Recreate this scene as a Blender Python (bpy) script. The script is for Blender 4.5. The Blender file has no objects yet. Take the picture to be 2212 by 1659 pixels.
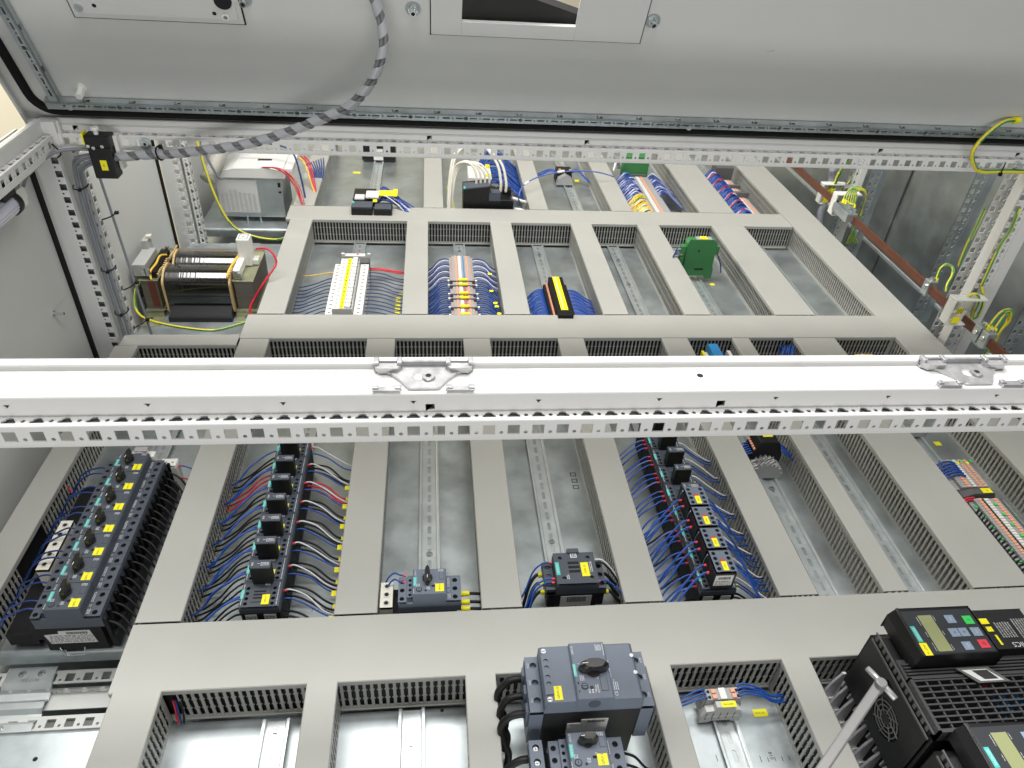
import bpy, math, random
from mathutils import Vector, Matrix, Euler
from mathutils.geometry import tessellate_polygon
random.seed(7)
S = bpy.context.scene
COL = S.collection
M = 0.001                                   # everything below is written in millimetres

# ------------------------------------------------------------------ camera, world, lamps, exposure
CAM = Vector((394.64, -547.67, 970.24)); CROT = Euler([math.radians(a) for a in (52.93, -3.39, -5.26)], 'XYZ')
FPX = 1558.44
cd = bpy.data.cameras.new('camera'); cam = bpy.data.objects.new('camera', cd); COL.objects.link(cam)
cam.location = CAM*M; cam.rotation_euler = CROT
cd.sensor_width = 36; cd.lens = 36*FPX/2212; cd.clip_start = 0.02; cd.clip_end = 60
cd.dof.use_dof = True; cd.dof.focus_distance = 1.10; cd.dof.aperture_fstop = 14
S.camera = cam
W = bpy.data.worlds.new('World'); S.world = W; W.use_nodes = True
nt = W.node_tree; bg = nt.nodes['Background']; bg.inputs[0].default_value = (0.97, 0.985, 1.0, 1); bg.inputs[1].default_value = 0.13

def lamp(name, loc, target, sx, sy, watts, col=(1, .985, .95)):
    l = bpy.data.lights.new(name, 'AREA'); l.shape = 'RECTANGLE'; l.size = sx*M; l.size_y = sy*M; l.energy = watts; l.color = col
    o = bpy.data.objects.new(name, l); COL.objects.link(o); o.location = Vector(loc)*M
    o.rotation_euler = (Vector(target)-Vector(loc)).to_track_quat('-Z', 'Y').to_euler(); return o
lamp('overhead_light', (0, 980, 2800), (0, 300, 0), 2900, 900, 104)
lamp('overhead_light', (900, -250, 2600), (700, 100, 0), 2400, 600, 36)  # added overhead fill for the near bays
lamp('front_fill', (500, -2600, 40), (600, 800, 560), 3200, 420, 38, (1, .985, .95))  # added fill for the door, stands in for light bounced by the room
lamp('overhead_light', (-3800, 2900, 2600), (-3600, 4200, 1300), 1200, 500, 320, (1, .98, .92))  # added out of view to brighten the cream wall
S.view_settings.view_transform = 'Standard'; S.view_settings.look = 'None'
S.view_settings.exposure = 0.27; S.view_settings.gamma = 1.0
S.render.engine = 'CYCLES'

RM = CROT.to_matrix()
def V(u, v, z=None, x=None, y=None):
    """pixel of the 2212-wide picture -> point at a given real height z (or on a plane of given x or y), in mm"""
    d = RM @ Vector(((u-1106)/FPX, -(v-829.5)/FPX, -1))
    t = (z-CAM.z)/d.z if z is not None else (x-CAM.x)/d.x if x is not None else (y-CAM.y)/d.y
    return CAM + d*t
def Q(x0, y0, s, px, py, **k): return V((x0+px/s)*2212/4032, (y0+py/s)*2212/4032, **k)

# ------------------------------------------------------------------ materials
MAT = {}
def mat(name, col, rough=.45, metal=0., spec=.5, var=0., vscale=30., bump=0., bscale=400., emit=0., coat=0., stretch=None, rvar=0.):
    m = bpy.data.materials.new(name); m.use_nodes = True; n = m.node_tree; b = n.nodes['Principled BSDF']
    b.inputs['Base Color'].default_value = (*col, 1); b.inputs['Roughness'].default_value = rough
    b.inputs['Metallic'].default_value = metal; b.inputs['Specular IOR Level'].default_value = spec
    if coat: b.inputs['Coat Weight'].default_value = coat; b.inputs['Coat Roughness'].default_value = .15 if coat < 1 else .06
    if emit: b.inputs['Emission Color'].default_value = (*col, 1); b.inputs['Emission Strength'].default_value = emit
    if var or rvar or bump:
        tc = n.nodes.new('ShaderNodeTexCoord'); mp = n.nodes.new('ShaderNodeMapping'); n.links.new(tc.outputs['Object'], mp.inputs[0])
        if stretch: mp.inputs['Scale'].default_value = stretch
    if var or rvar:
        t = n.nodes.new('ShaderNodeTexNoise'); t.inputs['Scale'].default_value = vscale; t.inputs['Detail'].default_value = 5; t.inputs['Roughness'].default_value = .65
        n.links.new(mp.outputs[0], t.inputs['Vector'])
    if var:
        r = n.nodes.new('ShaderNodeMapRange'); r.inputs[1].default_value = .3; r.inputs[2].default_value = .7
        r.inputs[3].default_value = 1-var; r.inputs[4].default_value = 1+var
        n.links.new(t.outputs[0], r.inputs[0])
        x = n.nodes.new('ShaderNodeVectorMath'); x.operation = 'SCALE'; x.inputs[0].default_value = col
        n.links.new(r.outputs[0], x.inputs['Scale']); n.links.new(x.outputs[0], b.inputs['Base Color'])
    if rvar:
        r2 = n.nodes.new('ShaderNodeMapRange'); r2.inputs[1].default_value = .3; r2.inputs[2].default_value = .7
        r2.inputs[3].default_value = rough-rvar; r2.inputs[4].default_value = rough+rvar
        n.links.new(t.outputs[0], r2.inputs[0]); n.links.new(r2.outputs[0], b.inputs['Roughness'])
    if bump:
        t2 = n.nodes.new('ShaderNodeTexNoise'); t2.inputs['Scale'].default_value = bscale; t2.inputs['Detail'].default_value = 2
        n.links.new(mp.outputs[0], t2.inputs['Vector'])
        bp = n.nodes.new('ShaderNodeBump'); bp.inputs['Strength'].default_value = bump; bp.inputs['Distance'].default_value = .0006
        n.links.new(t2.outputs[0], bp.inputs['Height']); n.links.new(bp.outputs[0], b.inputs['Normal'])
    MAT[name] = m; return m
mat('duct_pvc', (.375, .374, .348), .42, var=.035, vscale=6, bump=.05, bscale=500)
mat('paint', (.60, .61, .595), .38, var=.02, vscale=4, bump=.22, bscale=700)
mat('paint_beam', (.64, .64, .63), .32, var=.015, vscale=9, bump=.12, bscale=500)  # same grey paint, made whiter for the stronger light on beams and struts
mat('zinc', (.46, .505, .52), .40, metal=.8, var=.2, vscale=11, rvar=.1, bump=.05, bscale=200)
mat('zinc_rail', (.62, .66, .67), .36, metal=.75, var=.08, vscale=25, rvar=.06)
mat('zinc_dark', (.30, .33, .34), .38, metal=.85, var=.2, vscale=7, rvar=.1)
mat('cast', (.50, .50, .51), .36, metal=.7, var=.12, vscale=60, rvar=.08)
mat('grille_grey', (.045, .046, .048), .45)
mat('fin_alu', (.62, .62, .64), .34, metal=.35, var=.1, vscale=40)
mat('stay_grey', (.17, .17, .17), .45, metal=.3, var=.1, vscale=30)
mat('steel', (.72, .75, .75), .22, metal=1.)
mat('chromate', (.46, .47, .32), .34, metal=.75, var=.25, vscale=25)
mat('gasket', (.008, .008, .008), .8, spec=.2)
mat('device_grey', (.066, .078, .100), .46, spec=.35, var=.05, vscale=60, bump=.06, bscale=900)
mat('device_grey_light', (.135, .162, .210), .42, spec=.4, var=.04, vscale=40, bump=.05, bscale=900)  # brighter copy of device_grey, stronger light on the big breaker put into the colour
mat('device_seam', (.02, .024, .03), .6)
mat('black', (.008, .008, .009), .42, spec=.35, bump=.08, bscale=900)
mat('black_matt', (.006, .006, .007), .65, spec=.3)
mat('black_soft', (.015, .0155, .017), .48, spec=.35, bump=.1, bscale=800)
mat('knob_black', (.014, .013, .012), .22, coat=.4)
mat('hole', (.004, .004, .005), .8)
mat('white_plastic', (.74, .74, .71), .4)
mat('ivory', (.66, .64, .56), .45)
mat('lettering_white', (.62, .64, .66), .6)
mat('lettering_black', (.02, .02, .02), .6)
mat('lettering_faint', (.66, .66, .65), .5)
mat('yellow', (.88, .80, .01), .45)
mat('amber', (.80, .50, .06), .4)
mat('teal', (.06, .52, .47), .4)
mat('teal_light', (.35, .72, .70), .4)
mat('red', (.62, .03, .04), .4)
mat('red_ferrule', (.75, .04, .05), .35)
mat('orange', (.80, .38, .24), .45)
mat('orange_dark', (.16, .035, .02), .5)
mat('clear_cover', (.42, .43, .42), .15, coat=.6)
mat('blue_wire', (.010, .07, .34), .38)
mat('blue_dark', (.012, .04, .18), .4)
mat('violet_wire', (.10, .14, .42), .4)
mat('white_wire', (.62, .62, .66), .35)
mat('black_wire', (.007, .007, .008), .5, spec=.35)
mat('red_wire', (.55, .02, .035), .36)
mat('grey_cable', (.20, .215, .245), .42)
mat('loom_core', (.17, .17, .18), .42)
mat('wrap', (.40, .41, .44), .28, coat=.3)
mat('earth_green', (.03, .26, .08), .4)
mat('earth_yellow', (.72, .60, .03), .4)
mat('tb_grey', (.34, .34, .34), .5)
mat('tb_light', (.50, .50, .49), .45)
mat('tb_dark', (.10, .10, .10), .5)
mat('blue_tb', (.03, .24, .55), .4)
mat('green_box', (.035, .19, .055), .45, var=.05, vscale=60)
mat('green_bright', (.05, .60, .12), .4)
mat('red_button', (.72, .05, .08), .4)
mat('button_grey', (.24, .31, .41), .4)
mat('lcd', (.30, .32, .16), .25)
mat('sticker', (.60, .60, .60), .45)
mat('copper', (.15, .055, .032), .45, metal=.4, var=.2, vscale=14)
mat('winding', (.006, .0055, .005), .10, spec=.5, bump=.16, bscale=150, coat=1., stretch=(4, .2, .2))
mat('bobbin', (.58, .42, .20), .5)
mat('core', (.15, .13, .11), .45, var=.3, vscale=200, stretch=(.05, .05, 3))
mat('corrugated', (.42, .41, .37), .5)
mat('cream', (.72, .66, .50), .7, var=.02, vscale=2)
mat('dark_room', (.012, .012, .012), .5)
mat('glass_tube', (.50, .50, .60), .12, coat=.8)
mat('printed_grey', (.40, .40, .40), .6)

# ------------------------------------------------------------------ mesh helpers
_tess = {}
def tess(polys):
    key = tuple(tuple((round(a, 3), round(b, 3)) for a, b in p) for p in polys)
    if key not in _tess:
        _tess[key] = tessellate_polygon([[Vector((a, b, 0)) for a, b in p] for p in polys])
    return _tess[key]
def circle(cx, cy, r, n=12): return [(cx+r*math.cos(2*math.pi*i/n), cy+r*math.sin(2*math.pi*i/n)) for i in range(n)]
class MB:
    def __init__(s, m='black'): s.v = []; s.f = []; s.mi = []; s.mats = []; s.cur = m
    def m(s, name): s.cur = name; return s
    def _f(s, idx):
        if s.cur not in s.mats: s.mats.append(s.cur)
        s.f.append(idx); s.mi.append(s.mats.index(s.cur))
    def add(s, vs, fs):
        o = len(s.v); s.v += [tuple(p) for p in vs]
        for f in fs: s._f([o+i for i in f])
    def box(s, x0, x1, y0, y1, z0, z1, m=None):
        if m: s.cur = m
        s.add([(x0,y0,z0),(x1,y0,z0),(x1,y1,z0),(x0,y1,z0),(x0,y0,z1),(x1,y0,z1),(x1,y1,z1),(x0,y1,z1)],
              [(3,2,1,0),(4,5,6,7),(0,1,5,4),(1,2,6,5),(2,3,7,6),(3,0,4,7)]); return s
    def prism(s, pts, axis, a, b, m=None):
        """closed outline pts (2-D) swept along axis from a to b; outline axes: x->(y,z) y->(x,z) z->(x,y)"""
        if m: s.cur = m
        def P(p, t): return (t, p[0], p[1]) if axis == 'x' else (p[0], t, p[1]) if axis == 'y' else (p[0], p[1], t)
        n = len(pts); vs = [P(p, a) for p in pts]+[P(p, b) for p in pts]
        T = tess([pts]); fs = [tuple(t) for t in T]+[tuple(n+i for i in reversed(t)) for t in T]
        fs += [(i, (i+1) % n, n+(i+1) % n, n+i) for i in range(n)]
        s.add(vs, fs); return s
    def plate(s, O, U, Wd, N, th, cells, m=None):
        """plate with openings: cells = (u0,u1,w0,w1,[polys]); extruded by th along -N"""
        if m: s.cur = m
        O = Vector(O); U = Vector(U); Wd = Vector(Wd); N = Vector(N)
        for u0, u1, w0, w1, polys in cells:
            outer = [(0, 0), (u1-u0, 0), (u1-u0, w1-w0), (0, w1-w0)]
            rel = [[(a-u0, b-w0) for a, b in p] for p in polys]
            allp = [outer]+rel; T = tess(allp) if rel else [(0, 1, 2), (0, 2, 3)]
            flat = [p for q in allp for p in q]; n = len(flat)
            P3 = [O+U*(a+u0)+Wd*(b+w0) for a, b in flat]
            vs = P3+[p-N*th for p in P3]
            fs = [tuple(t) for t in T]+[tuple(n+i for i in reversed(t)) for t in T]
            k = 4
            for q in rel:
                c = len(q); fs += [(k+i, k+(i+1) % c, n+k+(i+1) % c, n+k+i) for i in range(c)]; k += c
            s.add(vs, fs)
        return s
    def rim(s, x0, x1, y0, y1, z0, z1, t, m=None):
        s.box(x0, x1, y0, y0+t, z0, z1, m); s.box(x0, x1, y1-t, y1, z0, z1); s.box(x0, x0+t, y0+t, y1-t, z0, z1); s.box(x1-t, x1, y0+t, y1-t, z0, z1); return s
    def cyl(s, c, axis, r, h, n=14, m=None, r2=None):
        if m: s.cur = m
        A = Vector(axis).normalized(); X = A.orthogonal().normalized(); Y = A.cross(X); c = Vector(c); r2 = r if r2 is None else r2
        vs = [c+X*r*math.cos(2*math.pi*i/n)+Y*r*math.sin(2*math.pi*i/n) for i in range(n)]
        vs += [c+A*h+X*r2*math.cos(2*math.pi*i/n)+Y*r2*math.sin(2*math.pi*i/n) for i in range(n)]
        s.add(vs, [tuple(reversed(range(n))), tuple(range(n, 2*n))]+[(i, (i+1) % n, n+(i+1) % n, n+i) for i in range(n)]); return s
    def tube(s, pts, r, n=7, m=None, sub=5, closed=True):
        if m: s.cur = m
        P = spline(pts, sub); k = len(P); vs = []; fs = []
        t0 = (P[1]-P[0]).normalized(); X = t0.orthogonal().normalized()
        for i in range(k):
            t = (P[min(i+1, k-1)]-P[max(i-1, 0)]).normalized()
            X = (X-t*X.dot(t)).normalized(); Y = t.cross(X)
            for j in range(n):
                a = 2*math.pi*j/n; vs.append(P[i]+(X*math.cos(a)+Y*math.sin(a))*r)
        for i in range(k-1):
            for j in range(n): fs.append((i*n+j, i*n+(j+1) % n, (i+1)*n+(j+1) % n, (i+1)*n+j))
        fs.append(tuple(reversed(range(n)))); fs.append(tuple(range((k-1)*n, k*n)))
        s.add(vs, fs); return s
    def mesh(s, name, smooth=False):
        me = bpy.data.meshes.new(name); me.from_pydata([(a*M, b*M, c*M) for a, b, c in s.v], [], s.f)
        for x in s.mats: me.materials.append(MAT[x])
        me.polygons.foreach_set('material_index', s.mi)
        if smooth: me.polygons.foreach_set('use_smooth', [True]*len(s.f))
        me.update(); return me
    def build(s, name, parent=None, bevel=0, smooth=False):
        o = bpy.data.objects.new(name, s.mesh(name, smooth)); COL.objects.link(o)
        if parent is not None: o.parent = parent
        if bevel:
            b = o.modifiers.new('bevel', 'BEVEL'); b.width = bevel*M; b.segments = 2; b.limit_method = 'ANGLE'; b.angle_limit = math.radians(40)
            b.harden_normals = False
        return o
def spline(pts, sub=5):
    P = [Vector(p) for p in pts]
    if sub <= 1 or len(P) < 3: return P
    out = []
    for i in range(len(P)-1):
        a = P[max(i-1, 0)]; b = P[i]; c = P[i+1]; d = P[min(i+2, len(P)-1)]
        for k in range(sub):
            t = k/sub
            out.append(.5*((2*b)+(c-a)*t+(2*a-5*b+4*c-d)*t*t+(3*b-a-3*c+d)*t**3))
    out.append(P[-1]); return out
def tag(o, label=None, cat=None, group=None, kind=None):
    if label: o['label'] = label
    if cat: o['category'] = cat
    if group: o['group'] = group
    if kind: o['kind'] = kind
    return o
def thing(name, label, cat, loc=(0, 0, 0), group=None, rotz=0):
    o = bpy.data.objects.new(name, None); COL.objects.link(o); o.location = Vector(loc)*M; o.rotation_euler = (0, 0, rotz)
    o.empty_display_size = .01; return tag(o, label, cat, group)
def copy_tree(o, loc=None, label=None, parent=None, skip=()):
    c = o.copy(); COL.objects.link(c)
    if parent is not None: c.parent = parent
    if loc is not None: c.location = Vector(loc)*M
    if label: c['label'] = label
    for ch in list(o.children):
        if ch.name.split('.')[0] in skip: continue
        copy_tree(ch, parent=c)
    return c
_txt = {}
def text(s, size, loc, xdir, ydir, mname, parent, name='lettering'):
    """lettering as flat mesh, xdir = reading direction, ydir = towards the letters' tops"""
    if (s, mname) not in _txt:
        cu = bpy.data.curves.new('t', 'FONT'); cu.body = s; cu.size = 1; cu.align_x = 'CENTER'; cu.align_y = 'CENTER'; cu.resolution_u = 2
        ob = bpy.data.objects.new('t', cu); COL.objects.link(ob); dg = bpy.context.evaluated_depsgraph_get()
        me = bpy.data.meshes.new_from_object(ob.evaluated_get(dg)); me.name = 'lettering'; me.materials.clear(); me.materials.append(MAT[mname])
        bpy.data.objects.remove(ob); bpy.data.curves.remove(cu); _txt[(s, mname)] = me
    o = bpy.data.objects.new(name, _txt[(s, mname)]); COL.objects.link(o)
    X = Vector(xdir).normalized(); Y = Vector(ydir).normalized(); Z = X.cross(Y)
    R = Matrix((X, Y, Z)).transposed().to_4x4()
    o.matrix_local = Matrix.Translation(Vector(loc)*M) @ R @ Matrix.Scale(size*M, 4)
    if parent is not None: o.parent = parent
    return o
def label_plate(parent, x0, x1, y0, y1, z, s=None, up='y', size=4, name='name_label', m='yellow'):
    o = MB(m).box(x0, x1, y0, y1, z, z+.5).build(name, parent)
    if s:
        if up == 'y': text(s, size, ((x0+x1)/2, (y0+y1)/2, z+.6), (0, 1, 0), (-1, 0, 0), 'lettering_black', o)
        elif up == 'r': text(s, size, ((x0+x1)/2, (y0+y1)/2, z+.6), (-1, 0, 0), (0, -1, 0), 'lettering_black', o)
        else: text(s, size, ((x0+x1)/2, (y0+y1)/2, z+.6), (0, -1, 0), (1, 0, 0), 'lettering_black', o)
    return o
def scribble(mb, x0, x1, y0, y1, z, rows, along='y', m='lettering_white', fill=.62, seed=1):
    """rows of small print: broken thin bars"""
    rnd = random.Random(seed); mb.m(m)
    if along == 'y':
        w = (x1-x0)/rows
        for r in range(rows):
            y = y0
            while y < y1-.4:
                l = rnd.uniform(.5, 2.2); e = min(y+l, y1); mb.box(x0+r*w, x0+r*w+w*.5, y, e, z, z+.12); y = e+rnd.uniform(.3, .9)/fill*.6
    else:
        w = (y1-y0)/rows
        for r in range(rows):
            x = x0
            while x < x1-.4:
                l = rnd.uniform(.5, 2.2); e = min(x+l, x1); mb.box(x, e, y0+r*w, y0+r*w+w*.5, z, z+.12); x = e+rnd.uniform(.3, .9)/fill*.6
wrnd = random.Random(33)
def wire(pts, r, m, label, group=None, ferrule=None, name='wire', cat='wire', n=7, parent=None):
    if len(pts) > 3: pts = [p if q in (0, 1, len(pts)-1) else tuple(c+wrnd.uniform(-1.6, 1.6) for c in p) for q, p in enumerate(pts)]
    mb = MB(m).tube(pts, r*.9, n, sub=5)
    o = mb.build(name, parent, smooth=True)
    if parent is None: tag(o, label, cat, group)
    if ferrule:
        a = Vector(pts[0]); b = Vector(pts[1]); d = (b-a).normalized()
        MB(ferrule).cyl(a, d, r*1.22, 4.5, 10).build('ferrule', o, smooth=False)
    return o
def striped(pts, r, label, group=None, name='earth_wire', parent=None, lug=False):
    """green and yellow earth wire: two half tubes"""
    P = spline(pts, 6); k = len(P); n = 10; mb = MB('earth_yellow')
    X = (P[1]-P[0]).normalized().orthogonal().normalized(); vs = []
    for i in range(k):
        t = (P[min(i+1, k-1)]-P[max(i-1, 0)]).normalized(); X = (X-t*X.dot(t)).normalized(); Y = t.cross(X)
        vs += [P[i]+(X*math.cos(2*math.pi*j/n)+Y*math.sin(2*math.pi*j/n))*r for j in range(n)]
    o = len(mb.v); mb.v += [tuple(p) for p in vs]
    for i in range(k-1):
        for j in range(n):
            mb.cur = 'earth_green' if (j+i//14) % 10 in (0, 1, 5, 6) else 'earth_yellow'
            mb._f([o+i*n+j, o+i*n+(j+1) % n, o+(i+1)*n+(j+1) % n, o+(i+1)*n+j])
    ob = mb.build(name, parent, smooth=True)
    if parent is None: tag(ob, label, 'earth wire', group)
    if lug: MB('yellow').cyl(P[0], P[1]-P[0], r*1.6, 12, 10).build('crimp_sleeve', ob)
    return ob
def cable_tie(c, axis, r, parent, name='cable_tie'):
    c = Vector(c); A = Vector(axis).normalized(); X = A.orthogonal().normalized(); Y = A.cross(X)
    pts = [c+(X*math.cos(2*math.pi*i/10)+Y*math.sin(2*math.pi*i/10))*r for i in range(11)]
    mb = MB('black_matt').tube(pts, 1.5, 5, sub=2); mb.box(pts[0].x-3, pts[0].x+3, pts[0].y-3, pts[0].y+3, pts[0].z-3, pts[0].z+3)
    return mb.build(name, parent)
# ================================================================== LARGE STRUCTURE
# room behind the cabinets
tag(MB('cream').box(-6000, 7000, 4200, 4230, -2500, 6000).build('wall'), kind='structure')
dp = MB('dark_room').prism([(300, 2600), (300, 800), (2000, 800), (2000, 600), (2000, 1030), (900, 1420), (300, 1700)][1:], 'y', 1500, 1530) if False else None

# ---- mounting plates
def mounting_plate(x0, x1, y0, y1, label, near=True):
    t = thing('mounting_plate', label, 'mounting plate', (0, 0, 0), 'galvanised mounting plates')
    mb = MB('zinc').box(x0, x1, y0+8, y1-8, -3, 0)
    for e, sg in ((y0+8, -1), (y1-8, 1)):                              # rolled edges turned down
        out = [(e, 0)]+[(e+sg*8*math.sin(a*math.pi/10), -8+8*math.cos(a*math.pi/10)) for a in range(1, 6)]
        inn = [(e+sg*5.4*math.sin(a*math.pi/10), -8+5.4*math.cos(a*math.pi/10)) for a in range(5, -1, -1)]
        out += [(e+sg*8, -26), (e+sg*5.4, -26)]
        mb.prism(out+inn, 'x', x0, x1)
    mb.build('sheet', t, smooth=False); return t
P1 = mounting_plate(-290, 1613, -620, -13, 'bright galvanised mounting plate at the bottom edge of the photo')
P2 = mounting_plate(-290, 1613, 100, 890, 'galvanised mounting plate carrying the long breaker and contactor rows')
P3 = mounting_plate(-290, 1613, 905, 1410, 'galvanised mounting plate under the transformer and fuse terminals')
P4 = mounting_plate(-290, 1613, 1500, 2300, 'galvanised mounting plate under the white power supply, farthest of all')
h = MB('hole')
for u, v in ((76, 1640),): p = V(u, v, z=0); h.cyl((p.x, p.y, .05), (0, 0, 1), 3, .1, 14)
p = V(449.3*0+900*.5486+1860/4.032, 1261.8+1100/4.032, z=0); h.cyl((p.x, p.y, .05), (0, 0, 1), 2.6, .1, 14)
h.build('drill_hole', P1)
def scale_marks(parent, x0, n, y, z=.1, step=10, num=None, nx=0):
    mb = MB('lettering_black')
    for i in range(n): mb.box(x0+i*step, x0+i*step+.8, y, y+(9 if i % 5 == 0 else 6), z, z+.1)
    mb.build('scale_marks', parent)
    if num: text(num, 7, (nx, y+8, z+.1), (0, -1, 0), (1, 0, 0), 'lettering_black', parent)
scale_marks(P1, 770, 4, -113); scale_marks(P1, 830, 7, -118, num='810', nx=846)
scale_marks(P2, 90, 5, 122); scale_marks(P2, 205, 9, 150); scale_marks(P2, 440, 4, 155); scale_marks(P2, 540, 4, 170)
mb = MB('lettering_black')
for i in range(3): mb.rim(656, 667, 399+i*17, 409+i*17, .05, .15, 1.6)
mb.build('stamped_marks', P2)

# ---- side sheets, rear sheet, floor sheets
def sheet(name, label, cat, m, x0, x1, y0, y1, z0, z1, group=None):
    return tag(MB(m).box(x0, x1, y0, y1, z0, z1).build(name), label, cat, group)
sp = sheet('side_panel', 'grey side panel on the left, nearer one beside the breaker row', 'side panel', 'paint', -322, -318, -700, 786, -90, 520, 'cabinet side panels')
MB('gasket').box(-318, -312, 774, 784, -90, 470).build('gasket', sp)
MB('paint').box(-318, -316.6, 784, 800, -90, 500).build('edge_flange', sp)
b = MB('steel').cyl((-318, 690, 205), (1, 0, 0), 5.5, 2, 16).cyl((-316, 690, 205), (1, 0, 0), 3.2, 18, 12); b.build('stud', sp)
sp2 = sheet('side_panel', 'grey side panel behind the transformer on the left', 'side panel', 'paint', -322, -318, 880, 1385, -90, 520, 'cabinet side panels')
MB('gasket').box(-318, -313, 1370, 1380, -90, 470).build('gasket', sp2)
MB('steel').cyl((-318, 1300, 330), (1, 0, 0), 5.5, 2, 16).cyl((-316, 1300, 330), (1, 0, 0), 3.2, 16, 12).build('stud', sp2)
sp3 = sheet('side_panel', 'grey side panel behind the white power supply on the left', 'side panel', 'paint', -322, -318, 1470, 2300, -90, 520, 'cabinet side panels')
MB('gasket').box(-318, -313, 2000, 2010, -90, 470).build('gasket', sp3)
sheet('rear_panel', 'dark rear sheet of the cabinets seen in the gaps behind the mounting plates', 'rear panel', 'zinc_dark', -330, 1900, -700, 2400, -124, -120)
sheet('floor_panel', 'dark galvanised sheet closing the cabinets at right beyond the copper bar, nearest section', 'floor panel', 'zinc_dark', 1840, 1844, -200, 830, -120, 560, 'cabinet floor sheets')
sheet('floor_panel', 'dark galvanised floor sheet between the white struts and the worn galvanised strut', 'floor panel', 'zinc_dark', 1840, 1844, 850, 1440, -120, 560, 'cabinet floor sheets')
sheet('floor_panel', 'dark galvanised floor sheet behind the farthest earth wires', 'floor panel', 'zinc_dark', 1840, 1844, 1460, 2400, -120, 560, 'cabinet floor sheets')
sheet('joint_backing', 'dark strip added behind the joints of the floor sheets at right', 'backing strip', 'zinc_dark', 1846, 1850, -300, 2500, -124, 600)  # added to block the bright background at the sheet joints
tag(MB('zinc_rail').box(1795, 1803, -200, 840, -6, 2).build('edge_strip'), 'thin bright galvanised edge strip beside the copper bar, near part', 'edge strip', 'edge strips')
tag(MB('zinc_rail').box(1795, 1803, 870, 2300, -6, 2).build('edge_strip'), 'thin bright galvanised edge strip beside the copper bar, far part', 'edge strip', 'edge strips')

# ---- perforated frame members
def rect(cx, cy, w, h): return [(cx-w/2, cy-h/2), (cx+w/2, cy-h/2), (cx+w/2, cy+h/2), (cx-w/2, cy+h/2)]
TR = (41, 53, 65, 77)
def bell(cx, cy, s=1):
    return [(cx-6.5, cy-3.2), (cx+6.5, cy-3.2), (cx+6.5, cy-.4*s), (cx+4.4, cy+.8*s), (cx+3.4, cy+3.2*s), (cx+1.4, cy+4.4*s), (cx-1.4, cy+4.4*s), (cx-3.4, cy+3.2*s), (cx-4.4, cy+.8*s), (cx-6.5, cy-.4*s)]
def strip(mb, O, U, Wd, N, length, w0, w1, kind, th=1.8, start=0., m=None):
    """row of 25 mm pitch openings along U"""
    cells = []; k = int(length/25); wc = (w0+w1)/2
    for i in range(k):
        u0 = start+i*25
        if kind == 'square': polys = [rect(u0+12.5, wc, 12.2, 12.2)]; cells.append((u0+3, u0+22, w0, w1, polys)); cells.append((u0+22, u0+28, w0, w1, [circle(u0+25, wc-3.6, 2.1, 10)]))
        elif kind == 'bell': cells.append((u0+2.5, u0+22.5, w0, w1, [bell(u0+12.5, wc)])); cells.append((u0+22.5, u0+27.5, w0, w1, [circle(u0+25, wc-.4, 2.2, 10)]))
        elif kind == 'tri':
            if i % 5 == 0: cells.append((u0, u0+25, w0, w1, [[(u0+9.4, wc+3.2), (u0+15.6, wc+3.2), (u0+12.5, wc-1.2)]]))
            elif i in TR: cells.append((u0, u0+25, w0, w1, [rect(u0+4, w0+5.5, 9, 7)]))
            else: cells.append((u0, u0+25, w0, w1, []))
    if kind != 'tri': cells.append((start, start+3 if kind == 'square' else start+2.5, w0, w1, []))
    mb.plate(O, U, Wd, N, th, cells, m)
def beam_near(name, label, x0, n, y, z, group):
    """square-hole face toward -y at y, z = centre of the squares"""
    t = thing(name, label, 'frame beam', (0, 0, 0), group); L = n*25; mb = MB('paint_beam'); X = (1, 0, 0)
    # square-hole face
    strip(mb, (x0, y, z-11), X, (0, 0, 1), (0, -1, 0), L, 0, 22, 'square', start=0)
    # knock-out strip
    strip(mb, (x0, y+1.2, z+13), X, (0, 1, 0), (0, 0, 1), L, 1, 12.4, 'bell', th=1.6)
    # triangle face
    strip(mb, (x0, y+13.6, z+14.4), X, (0, 0, 1), (0, -1, 0), L, 0, 20, 'tri', th=1.5)
    def q(c, r, a0, a1, k=5): return [(c[0]+r*math.cos(math.radians(a0+(a1-a0)*i/k)), c[1]+r*math.sin(math.radians(a0+(a1-a0)*i/k))) for i in range(k+1)]
    # rounded outer corner, inner corner, top lip, bottom curl
    mb.prism([(y, z+10.9)]+q((y+2.2, z+10.9), 2.2, 180, 90)+[(y+2.2, z+11.5), (y+1.6, z+10.9)], 'x', x0, x0+L)
    mb.prism([(y+13.5, z+11.5), (y+15.1, z+11.5), (y+15.1, z+14.5), (y+13.5, z+14.5)], 'x', x0, x0+L)
    mb.prism([(y+13.5, z+34.3)]+q((y+16, z+34.3), 2.5, 180, 90)+q((y+17, z+34.3), 2.5, 90, 0)+[(y+19.5, z+30), (y+17.5, z+30), (y+15.1, z+34.2)], 'x', x0, x0+L)
    mb.prism([(y, z-10.9), (y+1.8, z-10.9), (y+2.4, z-12.5), (y+8, z-12.6), (y+8, z-14.6), (y+2, z-14.4)]+q((y+2, z-12.4), 2, 270, 180, 4), 'x', x0, x0+L)
    mb.box(x0, x0+L, y+14.2, y+15.1, z+3, z+13); mb.box(x0, x0+L, y+2.2, y+14, z+8.4, z+8.9, 'zinc_dark')  # last box: dark plate added inside so the knock-outs read as shaded
    mb.build('perforated_profile', t, smooth=False); return t
GB = 'white perforated frame beams'
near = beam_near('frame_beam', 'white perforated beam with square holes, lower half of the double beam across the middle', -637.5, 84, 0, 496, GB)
TR = (1, 26, 38, 50, 62, 74)
far = beam_near('frame_beam', 'white perforated beam with square holes below the open door', -262.5, 76, 800, 496, GB)
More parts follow.
